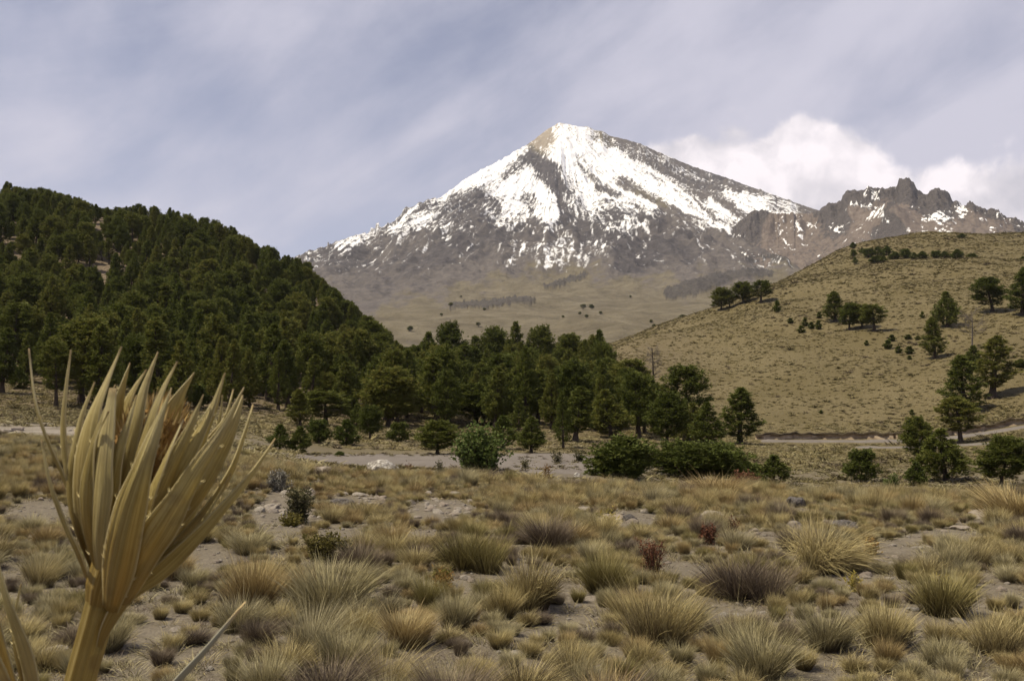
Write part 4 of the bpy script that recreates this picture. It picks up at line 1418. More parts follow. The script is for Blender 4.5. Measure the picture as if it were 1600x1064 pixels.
# ------------------------------------------------------------------ grass tussocks
def grass_mat(name, tips, core):
    """old grey-brown foot to straw tip; foot and dead inner blades also hold painted shade"""
    m_, t = new_mat(name)
    oi = t.node('ShaderNodeObjectInfo').outputs['Random']
    r_ = t.math('ADD', t.math('MULTIPLY', t.attr('rnd'), 0.65), t.math('MULTIPLY', oi, 0.35))
    n = len(tips)
    c = t.ramp(r_, [(0.08 + 0.84 * i / (n - 1), k) for i, k in enumerate(tips)])
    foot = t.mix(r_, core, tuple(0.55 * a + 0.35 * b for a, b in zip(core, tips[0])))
    c = t.mix(t.smooth(t.attr('t'), 0.02, 0.62), foot, c)  # old grass at the foot, darkened further as painted shade
    c = t.mix(t.math('MULTIPLY', t.attr('core'), 0.85), c, t.mix(r_, core, tuple(1.7 * k for k in core)))  # dead inner blades, their dark colour also standing for the tussock's self-shadow
    t.set(t.b.inputs['Base Color'], c)
    t.b.inputs['Roughness'].default_value = 0.65
    t.b.inputs['Specular IOR Level'].default_value = 0.2
    tr = t.node('ShaderNodeBsdfTranslucent')
    t.set(tr.inputs[0], c)
    mx = t.node('ShaderNodeMixShader')
    mx.inputs[0].default_value = 0.14
    t.l.new(t.b.outputs[0], mx.inputs[1])
    t.l.new(tr.outputs[0], mx.inputs[2])
    t.l.new(mx.outputs[0], t.out.inputs[0])
    return m_


GRASS = {
    'straw': ('straw yellow', [(0.26, 0.205, 0.085), (0.37, 0.305, 0.140), (0.50, 0.43, 0.235)], (0.050, 0.035, 0.020)),
    'pale': ('pale greyish green', [(0.23, 0.20, 0.100), (0.34, 0.298, 0.165), (0.47, 0.42, 0.265)], (0.048, 0.037, 0.024)),
    'purple': ('purplish grey', [(0.100, 0.074, 0.056), (0.17, 0.132, 0.094), (0.27, 0.222, 0.140)], (0.046, 0.034, 0.030)),
    'olive': ('olive green', [(0.165, 0.140, 0.048), (0.24, 0.205, 0.078), (0.35, 0.30, 0.14)], (0.055, 0.042, 0.020)),
    'golden': ('golden brown', [(0.25, 0.180, 0.076), (0.35, 0.270, 0.125), (0.46, 0.37, 0.19)], (0.090, 0.056, 0.030)),
}
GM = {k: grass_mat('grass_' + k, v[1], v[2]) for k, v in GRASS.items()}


def make_tuft(seed, n, H, R0, spread, droop, wind=0.0, wid=0.0055, lev=4):
    """a dense bunch of arching blades; H blade length, R0 radius of the foot"""
    rs = np.random.default_rng(seed)
    rr_ = R0 * np.sqrt(rs.uniform(0, 1, n))
    th = rs.uniform(0, 2 * math.pi, n)
    lobes = 1 + 0.22 * np.sin(th * 2 + rs.uniform(0, 6)) + 0.15 * np.sin(th * 3 + rs.uniform(0, 6))
    core = (rs.uniform(0, 1, n) < 0.10).astype(float)
    lean = spread * (rr_ / R0) ** 0.8 * rs.uniform(0.55, 1.25, n) + np.abs(rs.normal(0, 0.10, n))
    L = H * rs.uniform(0.62, 1.1, n) * (1 - 0.12 * core) * lobes ** 0.5
    stray = rs.uniform(0, 1, n) < 0.05
    L = np.where(stray, L * 1.3, L)
    lean = np.where(stray, lean * 0.7, lean)
    head = th + rs.normal(0, 0.35, n)
    dr = droop * rs.uniform(0.4, 1.5, n)
    base = np.stack((rr_ * np.cos(th), rr_ * np.sin(th), np.full(n, -0.02)), 1)
    nb_ = 5                                             # a few bunches of unequal height make one tussock
    which = rs.integers(0, nb_, n)
    ca = rs.uniform(0, 6.28, nb_)
    cr = R0 * rs.uniform(0.15, 1.0, nb_)
    base[:, 0] = base[:, 0] * 0.62 + (cr * np.cos(ca))[which]
    base[:, 1] = base[:, 1] * 0.62 + (cr * np.sin(ca))[which]
    core = np.maximum(core, ((which == 0) & (rs.uniform(0, 1, n) < 0.85)).astype(float))
    L = L * rs.uniform(0.62, 1.12, nb_)[which]
    lean = lean * rs.uniform(0.7, 1.25, nb_)[which]
    side = np.stack((-np.sin(head), np.cos(head), np.zeros(n)), 1)
    tw = rs.uniform(-1.2, 1.2, n)
    P_ = base.copy()
    Vs, ts = [], []
    wv = np.array((wind, wind * 0.15, 0))
    for k in range(lev + 1):
        u_ = k / lev
        ang = np.minimum(lean + dr * u_ ** 1.4, 2.3)
        d_ = np.stack((np.sin(ang) * np.cos(head), np.sin(ang) * np.sin(head), np.cos(ang)), 1)
        d_ = unit(d_ + wv * u_)
        if k:
            P_ = P_ + d_ * (L / lev)[:, None]
        s_ = side * np.cos(tw)[:, None] + np.cross(d_, side) * np.sin(tw)[:, None]
        w = wid * 0.5 * (1.0 - 0.75 * u_) * rs.uniform(0.8, 1.2)
        if k < lev:
            Vs += [P_ - s_ * w, P_ + s_ * w]
            ts += [u_, u_]
        else:
            Vs.append(P_.copy())
            ts.append(1.0)
    m_ = 2 * lev + 1
    V_ = np.stack(Vs, 1).reshape(-1, 3)
    i = np.arange(n)[:, None] * m_
    q = np.concatenate([np.concatenate((i + 2 * k, i + 2 * k + 1, i + 2 * k + 3, i + 2 * k + 2), 1) for k in range(lev - 1)])
    t3 = np.concatenate((i + 2 * lev - 2, i + 2 * lev - 1, i + 2 * lev), 1)
    g = Geo()
    g.add(V_, q, t3, t=np.tile(ts, n), rnd=np.repeat(rs.uniform(0, 1, n), m_), core=np.repeat(core, m_))
    return g


SHAPES = [make_tuft(301, 2300, 0.46, 0.17, 0.50, 0.42, 0.06, 0.0054), make_tuft(302, 2300, 0.50, 0.18, 0.55, 0.7, 0.34, 0.0054), make_tuft(303, 2100, 0.52, 0.15, 0.38, 0.40, 0.15, 0.0054),
          make_tuft(304, 2300, 0.42, 0.20, 0.65, 0.45, 0.05, 0.0054), make_tuft(305, 2300, 0.50, 0.19, 0.45, 0.6, 0.24, 0.0054)]
SWEPT = make_tuft(310, 2600, 0.75, 0.20, 0.7, 1.15, 0.8, 0.006)
WISP = make_tuft(311, 1200, 0.66, 0.15, 0.55, 0.45, 0.28, 0.0048)
NS = len(SHAPES)
TUFT = {}
for k in GRASS:
    for j, g in enumerate(SHAPES):
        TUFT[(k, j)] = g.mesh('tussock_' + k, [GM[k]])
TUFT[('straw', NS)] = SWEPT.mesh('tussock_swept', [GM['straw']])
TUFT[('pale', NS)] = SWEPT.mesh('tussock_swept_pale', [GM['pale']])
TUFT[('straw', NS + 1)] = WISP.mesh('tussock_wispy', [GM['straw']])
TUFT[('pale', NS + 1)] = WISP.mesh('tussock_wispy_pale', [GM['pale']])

# bare patches of soil, in photograph pixels: cx, cy, rx, ry
BARE = [(440, 812, 62, 42), (530, 838, 50, 16), (560, 786, 55, 14), (690, 800, 70, 24), (780, 908, 95, 24), (640, 838, 60, 14), (985, 815, 55, 20), (890, 925, 70, 18), (1075, 893, 60, 18),
        (1400, 866, 75, 26), (1140, 960, 75, 20), (1480, 968, 95, 36), (1480, 838, 70, 14), (645, 1046, 50, 16), (900, 968, 60, 22), (1190, 838, 40, 10), (1330, 905, 70, 14), (1560, 930, 60, 22),
        (330, 880, 60, 20), (240, 990, 60, 22), (1130, 812, 40, 9), (590, 1010, 35, 14), (970, 1035, 40, 12), (60, 800, 60, 22), (10, 900, 40, 16), (1290, 822, 40, 8), (840, 1050, 30, 12)]


m_stone, t = new_mat('weathered_stone')
pos = t.node('ShaderNodeTexCoord').outputs['Object']
oi = t.node('ShaderNodeObjectInfo').outputs['Random']
f1 = t.noise(pos, 3.0, 6, 0.65)
f2 = t.noise(pos, 16.0, 5, 0.65)
c = t.ramp(t.math('ADD', t.math('MULTIPLY', f1, 0.6), t.math('MULTIPLY', f2, 0.4)), [(0.3, (0.16, 0.142, 0.122)), (0.5, (0.30, 0.270, 0.235)), (0.68, (0.43, 0.40, 0.355))])
c = t.mix(t.math('MULTIPLY', oi, 0.6), c, t.mix(f2, (0.15, 0.11, 0.085), (0.30, 0.235, 0.185)))
t.set(t.b.inputs['Base Color'], c)
t.set(t.b.inputs['Normal'], t.bump(f2, 0.7, 0.06))
m_dark, t = new_mat('dark_lava_stone')
pos = t.node('ShaderNodeTexCoord').outputs['Object']
f2 = t.noise(pos, 7.0, 6, 0.7)
t.set(t.b.inputs['Base Color'], t.ramp(f2, [(0.3, (0.055, 0.048, 0.045)), (0.55, (0.13, 0.118, 0.112)), (0.75, (0.24, 0.225, 0.21))]))
t.set(t.b.inputs['Normal'], t.bump(f2, 0.9, 0.08))
m_white, t = new_mat('lichen_white_boulder')
pos = t.node('ShaderNodeTexCoord').outputs['Object']
f2 = t.noise(pos, 4.5, 6, 0.7)
t.set(t.b.inputs['Base Color'], t.ramp(f2, [(0.36, (0.12, 0.105, 0.095)), (0.52, (0.30, 0.28, 0.255)), (0.62, (0.62, 0.60, 0.56))]))
t.set(t.b.inputs['Normal'], t.bump(f2, 0.9, 0.1))


m_stem, t = new_mat('shrub_stem')
t.set(t.b.inputs['Base Color'], (0.075, 0.050, 0.035, 1))
L_GREEN = leaf_mat('broad_leaf_green', [(0.060, 0.085, 0.022), (0.085, 0.115, 0.030), (0.13, 0.155, 0.050)], trans=0.3)
L_DARK = leaf_mat('dark_shrub_leaf', [(0.045, 0.048, 0.022), (0.075, 0.072, 0.035), (0.12, 0.11, 0.055), (0.34, 0.30, 0.20)], trans=0.2)
L_OLIVE = leaf_mat('olive_shrub_leaf', [(0.060, 0.052, 0.018), (0.12, 0.105, 0.028), (0.21, 0.175, 0.045)], trans=0.25)
L_RED = leaf_mat('dry_red_leaf', [(0.065, 0.026, 0.018), (0.11, 0.045, 0.028), (0.18, 0.085, 0.045)], trans=0.2)
L_ORNG = leaf_mat('orange_leaf', [(0.10, 0.055, 0.02), (0.19, 0.105, 0.03), (0.27, 0.20, 0.07)], trans=0.25)
L_GREY = leaf_mat('silver_shrub_leaf', [(0.13, 0.125, 0.105), (0.20, 0.19, 0.165), (0.27, 0.26, 0.23)], trans=0.15)
L_YEL = leaf_mat('yellow_herb_leaf', [(0.14, 0.13, 0.03), (0.26, 0.21, 0.05), (0.42, 0.33, 0.08)], trans=0.25)
BOULD = [  # column, row of foot, width px, height px, material, shape, nearest distance, label
    (601, 735, 52, 26, m_white, 0, 55, 'whitish grey boulder on the near side of the pale road'),
    (497, 745, 60, 24, m_stone, 1, 30, 'low grey rounded rock mound at the road end near the thistle'),
    (1243, 792, 34, 26, m_dark, 2, 4, 'dark jagged rock among golden tussocks at the far meadow edge'),
    (1112, 812, 42, 24, m_stone, 3, 4, 'bluish grey split boulder half hidden by tussocks'),
    (1320, 824, 52, 18, m_dark, 4, 4, 'flat dark rock slab between tussocks right of the bluish boulder'),
    (956, 815, 42, 20, m_stone, 1, 4, 'pale grey flat slab in the middle of the meadow'),
    (985, 812, 26, 16, m_dark, 0, 4, 'rough dark rock next to the pale grey slab'),
    (912, 799, 30, 14, m_stone, 2, 4, 'reddish flat stone left of the pale slab'),
    (1240, 828, 30, 24, m_stone, 3, 4, 'grey rock standing behind the wind combed tussock'),
    (902, 745, 14, 11, m_white, 4, 55, 'small white rock at the foot of the sandy bank'),
    (487, 778, 24, 24, m_stone, 0, 4, 'upright grey stone behind the tall leafy shrub'),
    (425, 795, 32, 14, m_stone, 4, 4, 'pale flat stone in the rubble left of the tall leafy shrub'),
    (532, 787, 44, 15, m_dark, 3, 4, 'dark flat rock topping the rubble heap right of the tall leafy shrub'),
    (722, 926, 24, 9, m_stone, 2, 4, 'flat pale stone lying alone on the middle bare patch'),
    (924, 936, 22, 12, m_stone, 1, 4, 'pale stone lying against the green footed tussock'),
    (1548, 940, 24, 13, m_stone, 0, 4, 'reddish stone lying by the bare patch near the lower corner'),
    (1428, 952, 26, 10, m_white, 2, 4, 'white flat stone beside the yellow green tussock'),
    (1390, 905, 22, 9, m_stone, 3, 4, 'dark edged flat stone on the sandy bare patch'),
    (1538, 808, 40, 18, m_stone, 1, 4, 'smooth grey rock before the big golden tussock'),
    (88, 1022, 48, 22, m_stone, 4, 4, 'whitish stone lying in dry grass beside the thistle stalk'),
    (1500, 826, 34, 10, m_stone, 2, 4, 'low pale slab at the edge of the upper bare strip'),
]
SHRUBS = [  # column, foot row, height, width, leaf material, stems, leaves, leaf len px, leaf width px, taper, nearest, name, label, category
    (751, 737, 70, 98, L_GREEN, 46, 60, 8, 4.5, 'round', 55, 'leafy_shrub', 'light green broad leaved shrub standing before the pale road', 'shrub'),
    (466, 817, 58, 44, L_DARK, 26, 75, 6, 3, 'tall', 4, 'leafy_shrub', 'tall dark leaved shrub with pale flower tips among rubble', 'shrub'),
    (455, 822, 20, 36, L_OLIVE, 14, 40, 6, 2.5, 'round', 4, 'leafy_shrub', 'low green plant at the foot of the tall dark leaved shrub', 'shrub'),
    (505, 882, 50, 62, L_OLIVE, 38, 60, 7, 3, 'tall', 4, 'leafy_shrub', 'upright olive shrub with yellow green tips on bare soil', 'shrub'),
    (540, 880, 34, 30, L_DARK, 14, 45, 6, 2.5, 'tall', 4, 'leafy_shrub', 'brownish half dry plant joined to the upright olive shrub', 'shrub'),
    (1017, 900, 62, 50, L_RED, 9, 130, 5, 2.2, 'tall', 4, 'dry_stalk_plant', 'dark red plant of dry upright stalks in the middle of the meadow', 'plant'),
    (1105, 850, 30, 26, L_RED, 16, 50, 5, 2.5, 'round', 4, 'red_shrub', 'small rounded deep red plant near the bluish grey boulder', 'plant'),
    (1160, 768, 34, 28, L_RED, 14, 50, 5, 2.5, 'round', 25, 'red_shrub', 'reddish dry shrub at the far meadow edge below the pine bush', 'plant'),
    (1180, 765, 24, 18, L_RED, 8, 40, 5, 2.2, 'tall', 25, 'red_shrub', 'smaller reddish dry plant right of the reddish dry shrub', 'plant'),
    (1363, 866, 26, 24, L_ORNG, 10, 30, 6, 3, 'round', 4, 'orange_herb', 'small orange leaved herb on top of a tussock by the bare patch', 'plant'),
    (694, 935, 44, 32, L_ORNG, 12, 40, 8, 2.2, 'tall', 4, 'orange_herb', 'red and green narrow leaved herb left of the middle bare patch', 'plant'),
    (690, 915, 26, 30, L_OLIVE, 12, 40, 7, 2.2, 'tall', 4, 'leafy_shrub', 'small olive herb behind the red and green herb', 'plant'),
    (436, 768, 36, 36, L_GREY, 26, 70, 4, 1.8, 'round', 4, 'grey_shrub', 'silvery grey shrub behind the tall dark leaved shrub', 'shrub'),
    (1336, 924, 26, 24, L_YEL, 10, 32, 7, 2.2, 'round', 4, 'yellow_herb', 'yellow leaved herb tucked in a tussock below the wind combed one', 'plant'),
    (1388, 768, 22, 12, L_GREEN, 8, 40, 4, 1.8, 'tall', 25, 'green_herb', 'shorter of two slim green plants at the far meadow edge', 'plant'),
    (1397, 768, 28, 10, L_GREEN, 7, 50, 4, 1.8, 'tall', 25, 'green_herb', 'taller of two slim green plants at the far meadow edge', 'plant'),
    (852, 752, 30, 6, L_ORNG, 3, 50, 3, 1.4, 'tall', 25, 'dry_stalk_plant', 'left of two thin orange seed stalks before the sandy bank', 'plant'),
    (858, 752, 32, 6, L_ORNG, 3, 50, 3, 1.4, 'tall', 25, 'dry_stalk_plant', 'right of two thin orange seed stalks before the sandy bank', 'plant'),
    (1145, 832, 24, 20, L_RED, 8, 36, 5, 2.2, 'round', 4, 'red_shrub', 'small dull red plant right of the rounded deep red plant', 'plant'),
    (640, 745, 24, 9, L_RED, 4, 36, 4, 1.6, 'tall', 25, 'dry_stalk_plant', 'thin dark dry stalks right of the whitish boulder', 'plant'),
    (688, 740, 20, 10, L_DARK, 6, 36, 4, 1.8, 'tall', 25, 'dry_stalk_plant', 'dark dry stalks left of the broad leaved shrub', 'plant'),
    (562, 742, 15, 15, L_OLIVE, 8, 30, 4, 2, 'round', 25, 'leafy_shrub', 'little olive bush left of the whitish boulder', 'plant'),
    (1475, 925, 22, 16, L_YEL, 8, 24, 7, 2, 'tall', 4, 'yellow_herb', 'pale yellow flowering herb in the purplish tussocks near the lower corner', 'plant'),
    (945, 825, 30, 40, L_YEL, 10, 24, 9, 2, 'round', 4, 'yellow_herb', 'yellowish herb spreading below the pale grey slab', 'plant'),
    (870, 725, 22, 24, L_DARK, 10, 30, 4, 1.8, 'tall', 60, 'dry_stalk_plant', 'dark weeds on the face of the sandy bank', 'plant'),
    (905, 722, 18, 20, L_DARK, 10, 30, 4, 1.8, 'tall', 60, 'dry_stalk_plant', 'dark weeds at the upper end of the sandy bank', 'plant'),
    (820, 735, 20, 18, L_DARK, 8, 30, 4, 1.8, 'tall', 56, 'dry_stalk_plant', 'dark weeds at the lower end of the sandy bank', 'plant'),
]
BARE += [(q[0], q[1] - 1 + 0.10 * q[3], q[2] * 0.62, q[3] * 0.42 + 5) for q in BOULD if q[6] < 20]
BARE += [(q[0], q[1] + 3, q[3] * 0.62, 9) for q in SHRUBS if q[10] < 20]


def bare(px_, py_, grow=1.0):
    return any(((px_ - cx) / (rx * grow)) ** 2 + ((py_ - cy) / (ry * grow)) ** 2 < 1 for cx, cy, rx, ry in BARE)


# tussocks one can point to: column, row of the foot, width px, height px, colour, shape, turn, label
BIG = [
    (520, 962, 128, 82, 'pale', 0, 0.3, 'largest pale grey green tussock with a dark hollow beside it, right of the thistle stalk'),
    (400, 952, 96, 74, 'golden', 2, 1.0, 'soft golden tussock behind the thin dry leaf of the thistle'),
    (1285, 893, 125, 66, 'straw', 5, 0.0, 'long haired tussock combed over to the right by the wind'),
    (1035, 1006, 150, 100, 'straw', 6, 0.0, 'tall feathery straw tussock in the middle of the nearest rows'),
    (935, 925, 78, 58, 'olive', 0, 2.0, 'green footed round tussock standing on bare soil near the meadow centre'),
    (1590, 815, 110, 50, 'golden', 0, 0.0, 'big golden tussock at the far meadow edge beneath the spreading young pine'),
    (1115, 775, 90, 30, 'golden', 3, 0.0, 'wide low golden tussock at the meadow edge before the sprawling pine'),
    (735, 890, 92, 58, 'olive', 3, 0.7, 'broad olive tussock at the head of the bare soil patch in the middle'),
    (1480, 960, 92, 60, 'olive', 2, 0.2, 'yellow green tussock with dark core beside the bare patch near the lower corner'),
    (830, 950, 90, 72, 'straw', 1, 0.2, 'leaning straw tussock left of the small bare patch in the middle foreground'),
    (1165, 935, 110, 60, 'purple', 3, 0.5, 'wide purplish tussock right of the red stalked plant'),
    (850, 855, 78, 46, 'purple', 0, 1.5, 'dark purplish tussock on the rim of the upper bare patch'),
]
tuss = []          # x, y, z, sx, sz, colour, shape, turn, label
for px_, py_, w, h, colr, j, rz, lab in BIG:
    p, d = hit(px_, py_)
    me_ = TUFT[(colr, j)]
    if 'dim' not in me_:
        co = np.empty(len(me_.vertices) * 3, np.float32)
        me_.vertices.foreach_get('co', co)
        co = co.reshape(-1, 3)
        me_['dim'] = [float(np.percentile(co[:, 0], 97) - np.percentile(co[:, 0], 3)), float(np.percentile(co[:, 2], 98))]
    wm, hm = w * d / F, h * d / F
    tuss.append((p[0], p[1], p[2], 0.82 * wm / me_['dim'][0], hm / me_['dim'][1] * 0.92, colr, j, rz, lab))

rs = np.random.default_rng(12)
cell = {}


def spot2(x, y, r_):
    ci, cj = int(x // 0.5), int(y // 0.5)
    for a in range(ci - 3, ci + 4):
        for b in range(cj - 3, cj + 4):
            for (ox, oy, orr) in cell.get((a, b), ()):
                if (ox - x) ** 2 + (oy - y) ** 2 < (0.77 * (r_ + orr)) ** 2:
                    return False
    cell.setdefault((ci, cj), []).append((x, y, r_))
    return True


for q in tuss:
    cell.setdefault((int(q[0] // 0.5), int(q[1] // 0.5)), []).append((q[0], q[1], 0.34 * q[3]))
zone = lambda py_: 'front' if py_ > 975 else 'near' if py_ > 880 else 'mid' if py_ > 808 else 'far'
for (n_try, r_lo, r_hi, grow) in ((3000, 0.26, 0.34, 1.25), (16000, 0.16, 0.25, 1.08), (20000, 0.09, 0.15, 0.85)):
    X_, D_ = rs.uniform(-260, 1860, n_try), rs.uniform(0, 1, n_try)
    dm_ = np.interp(X_, [-260, 380, 520, 800, 1860], [58, 52, 36, 34, 34])
    dv_ = np.sqrt(5.2 ** 2 + D_ * (dm_ ** 2 - 5.2 ** 2))
    av_ = np.arctan((X_ - 800) / F / CP)
    xv_, yv_ = dv_ * np.sin(av_), dv_ * np.cos(av_)
    zv_ = land(xv_, yv_)
    qx_, qy_ = project(np.stack((xv_, yv_, zv_), 1))
    nz_ = perlin(xv_ / 1.9, yv_ / 1.9, 88)
    for px_, dmax_, d, x, y, z, ppx, ppy, nz in zip(X_, dm_, dv_, xv_, yv_, zv_, qx_, qy_, nz_):
        if bare(ppx, ppy, grow):
            continue
        edge = d / dmax_
        if nz < (-0.42 if edge > 0.84 else -0.02) and r_lo > 0.1:
            continue
        if d > 34 and rs.uniform() < 0.45:
            continue
        r_ = rs.uniform(r_lo, r_hi)
        if not spot2(x, y, r_):
            continue
        zn = zone(ppy)
        cw = dict(front=[.32, .34, .18, .07, .09], near=[.28, .30, .20, .11, .11], mid=[.32, .22, .18, .13, .15], far=[.44, .16, .08, .07, .25])[zn]
        colr = rs.choice(['straw', 'pale', 'purple', 'olive', 'golden'], p=cw)
        j = int(rs.integers(0, NS))
        if colr in ('straw', 'pale') and rs.uniform() < 0.22 and r_ > 0.2:
            j = NS + 1
        s_ = r_ / 0.40
        tuss.append((x, y, z, s_ * rs.uniform(0.9, 1.15), s_ ** 0.9 * rs.uniform(0.80, 1.2) * (1.1 if zn == 'far' else 1.0), colr, j, rs.normal(0, 0.5) if j >= NS or j in (1, 2, 4) else rs.uniform(0, 6.28), None))
T_ = np.array([(q[0], q[1], q[2]) for q in tuss])
tpx, tpy = project(T_)
size = np.array([q[3] * q[4] for q in tuss]) / np.hypot(T_[:, 0], T_[:, 1]) ** 2
vis = (tpx > -40) & (tpx < 1640) & (tpy < 1130) & (tpy > 690)
order = sorted(range(len(tuss)), key=lambda i: (tuss[i][8] is None, not vis[i], -size[i]))
ZN = dict(front='in the crowded nearest rows', near='on the stony near ground', mid='among bare patches halfway across the meadow', far='along the dense far meadow edge')
n_t = 296
for i in order[:n_t]:
    x, y, z, sx, sz, colr, j, rz, lab = tuss[i]
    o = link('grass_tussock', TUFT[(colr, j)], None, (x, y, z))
    o.scale = (sx, sx, sz)
    o.rotation_euler = (0, 0, rz)
    if lab is None:
        big = 'large' if sx > 0.72 else 'medium' if sx > 0.52 else 'small'
        wisp = ' wispy' if j > NS else ''
        lab = '%s%s %s grass tussock %s' % (big, wisp, GRASS[colr][0], ZN[zone(tpy[i])])
        tag(o, lab, 'grass tussock', '%s tussocks %s' % (GRASS[colr][0], ZN[zone(tpy[i])]))
    else:
        tag(o, lab, 'grass tussock')
keys = sorted(TUFT)
tc_ = hidden_set('tussock_shape', [TUFT[k] for k in keys])
rest = [tuss[i] for i in order[n_t:]]
scatter('meadow_grass', [q[:3] for q in rest], [q[7] for q in rest], [(q[3], q[3], q[4]) for q in rest], [keys.index((q[5], q[6])) for q in rest], tc_, 'lesser tussocks filling the meadow between the large ones')
print('tussocks', len(tuss))

# thin dead litter grass between the tussocks
LIT = [make_tuft(330 + k, 90, 0.16, 0.12, 1.1, 0.6, 0.1, 0.005, 2) for k in range(3)]
lm = [g.mesh('litter', [GM[k]]) for g, k in zip(LIT, ('pale', 'straw', 'purple'))]
rs = np.random.default_rng(31)
n = 7000
pxs = rs.uniform(-200, 1800, n)
dd = np.sqrt(rs.uniform(5.0 ** 2, 28.0 ** 2, n))
aa = np.arctan((pxs - 800) / F / CP)
x, y = dd * np.sin(aa), dd * np.cos(aa)
z = land(x, y)
qx, qy = project(np.stack((x, y, z), 1))
keep = np.array([(not bare(a, b, 0.8)) or rs.uniform() < 0.06 for a, b in zip(qx, qy)])
x, y, z = x[keep], y[keep], z[keep]
n = len(x)
scatter('dry_grass_litter', np.stack((x, y, z), 1), rs.uniform(0, 6.28, n), rs.uniform(0.5, 1.3, n), rs.integers(0, 3, n), hidden_set('litter_shape', lm), 'short dead grass between the tussocks')

# grass clumps of the hills and the valley floor
HG = [make_tuft(340 + k, 60, 0.50, 0.30, 1.25, 0.5, 0.1, 0.07, 2) for k in range(3)]
HM = {'straw': grass_mat('hill_straw', [(0.165, 0.134, 0.053), (0.245, 0.205, 0.090), (0.33, 0.28, 0.14)], (0.055, 0.042, 0.022)),
      'pale': grass_mat('hill_pale', [(0.175, 0.152, 0.076), (0.26, 0.228, 0.124), (0.36, 0.32, 0.19)], (0.055, 0.044, 0.028)),
      'olive': grass_mat('hill_olive', [(0.085, 0.074, 0.026), (0.13, 0.112, 0.044), (0.19, 0.162, 0.075)], (0.045, 0.036, 0.018)),
      'purple': grass_mat('hill_brown', [(0.075, 0.056, 0.036), (0.12, 0.094, 0.060), (0.18, 0.145, 0.09)], (0.040, 0.030, 0.022))}
hm_ = [HG[k % 3].mesh('hill_clump', [HM[c_]]) for k, c_ in enumerate(('straw', 'straw', 'olive', 'pale', 'purple', 'olive'))]
rs = np.random.default_rng(41)
n = 240000
pxs = rs.uniform(-150, 1800, n)
dd = np.sqrt(rs.uniform(44.0 ** 2, 700.0 ** 2, n))
prob = np.where(pxs < 930, np.where(dd < 190, 1.0, np.where(dd < 380, 0.12, 0.0)), np.where(dd > 440, np.where(pxs > 1150, 0.55, 0.1), 1.0))
keep = rs.uniform(0, 1, n) < prob * 1.0
# rows are finer close by: add a second helping there
px2 = rs.uniform(-150, 1800, 36000)
dd2_ = np.sqrt(rs.uniform(44.0 ** 2, 190.0 ** 2, 36000))
pxs = np.concatenate((pxs[keep], px2))
dd = np.concatenate((dd[keep], dd2_))
aa = np.arctan((pxs - 800) / F / CP)
x, y = dd * np.sin(aa), dd * np.cos(aa)
z = land(x, y)
qx, qy = project(np.stack((x, y, z), 1))
road = ((qx > 470) & (qx < 950) & (dd > 55) & (dd < 93)) | ((qx > 1180) & (qy > 700) & False)
tr_y = np.interp(qx, [1180, 1340, 1430, 1500, 1545, 1600, 1700], [689, 689, 688.5, 682, 675, 666, 653])
road |= (qx > 1185) & (qy > tr_y - 4) & (qy < tr_y + 4.5) & (dd > 120)
tr2 = np.interp(qx, [1330, 1430, 1600, 1700], [698, 699, 690, 682])
road |= (qx > 1340) & (qy > tr2 - 2) & (qy < tr2 + 3.5) & (dd > 90)
road |= (qx < 150) & (dd > 58) & (dd < 76)
thin = 0.5 + 0.8 * fbm(x / 30, y / 30, 3, 61)
keep = ~road & (rs.uniform(0, 1, len(x)) < np.clip(thin + 0.35, 0.35, 1))
x, y, z, dd = x[keep], y[keep], z[keep], dd[keep]
n = len(x)
sc_ = 1.3 * np.exp(rs.normal(-0.42, 0.42, n)) * np.interp(dd, [44, 150, 440, 700], [0.62, 0.72, 1.05, 1.5])
vi = rs.choice(6, n, p=[.22, .20, .17, .18, .11, .12])
patch = fbm(x / 38, y / 60, 3, 171)                         # drifts of duller and of paler grass over the slopes
swap = rs.uniform(0, 1, n)
vi = np.where((patch > 0.22) & (swap < 0.5), rs.choice([2, 5, 4], n), vi)
vi = np.where((patch < -0.25) & (swap < 0.5), rs.choice([0, 1, 3], n), vi)
n3 = 900
xr, yr = rs.uniform(470, 945, n3), np.where(rs.uniform(0, 1, n3) < 0.6, rs.normal(738, 3.0, n3), rs.normal(712, 1.6, n3))
yr = np.where(xr > 800, rs.uniform(710, 738, n3), yr)
okr = rs.uniform(0, 1, n3) < np.where(xr > 800, 0.35, 0.6)
pr = np.array([hit(a_, b_, 57)[0] for a_, b_ in zip(xr[okr], yr[okr])])
x, y, z = np.concatenate((x, pr[:, 0])), np.concatenate((y, pr[:, 1])), np.concatenate((z, pr[:, 2] + 0.1))
m3 = len(pr)
sc_ = np.concatenate((sc_, rs.uniform(0.3, 0.75, m3)))
vi = np.concatenate((vi, rs.choice([2, 4, 5, 0], m3, p=[.3, .4, .15, .15])))
n = len(x)
scatter('hill_grass', np.stack((x, y, z - 0.03), 1), rs.uniform(0, 6.28, n), np.stack((sc_, sc_, sc_ * 0.85), 1), vi, hidden_set('clump_shape', hm_), 'dry bunch grass covering the hills and the valley floor')
print('hill clumps', n)

# ------------------------------------------------------------------ stones
def ico(sub):
    import bmesh
    bm = bmesh.new()
    bmesh.ops.create_icosphere(bm, subdivisions=sub, radius=1.0)
    V_ = np.array([v_.co for v_ in bm.verts])
    F_ = np.array([[v_.index for v_ in f.verts] for f in bm.faces])
    bm.free()
    return V_, F_


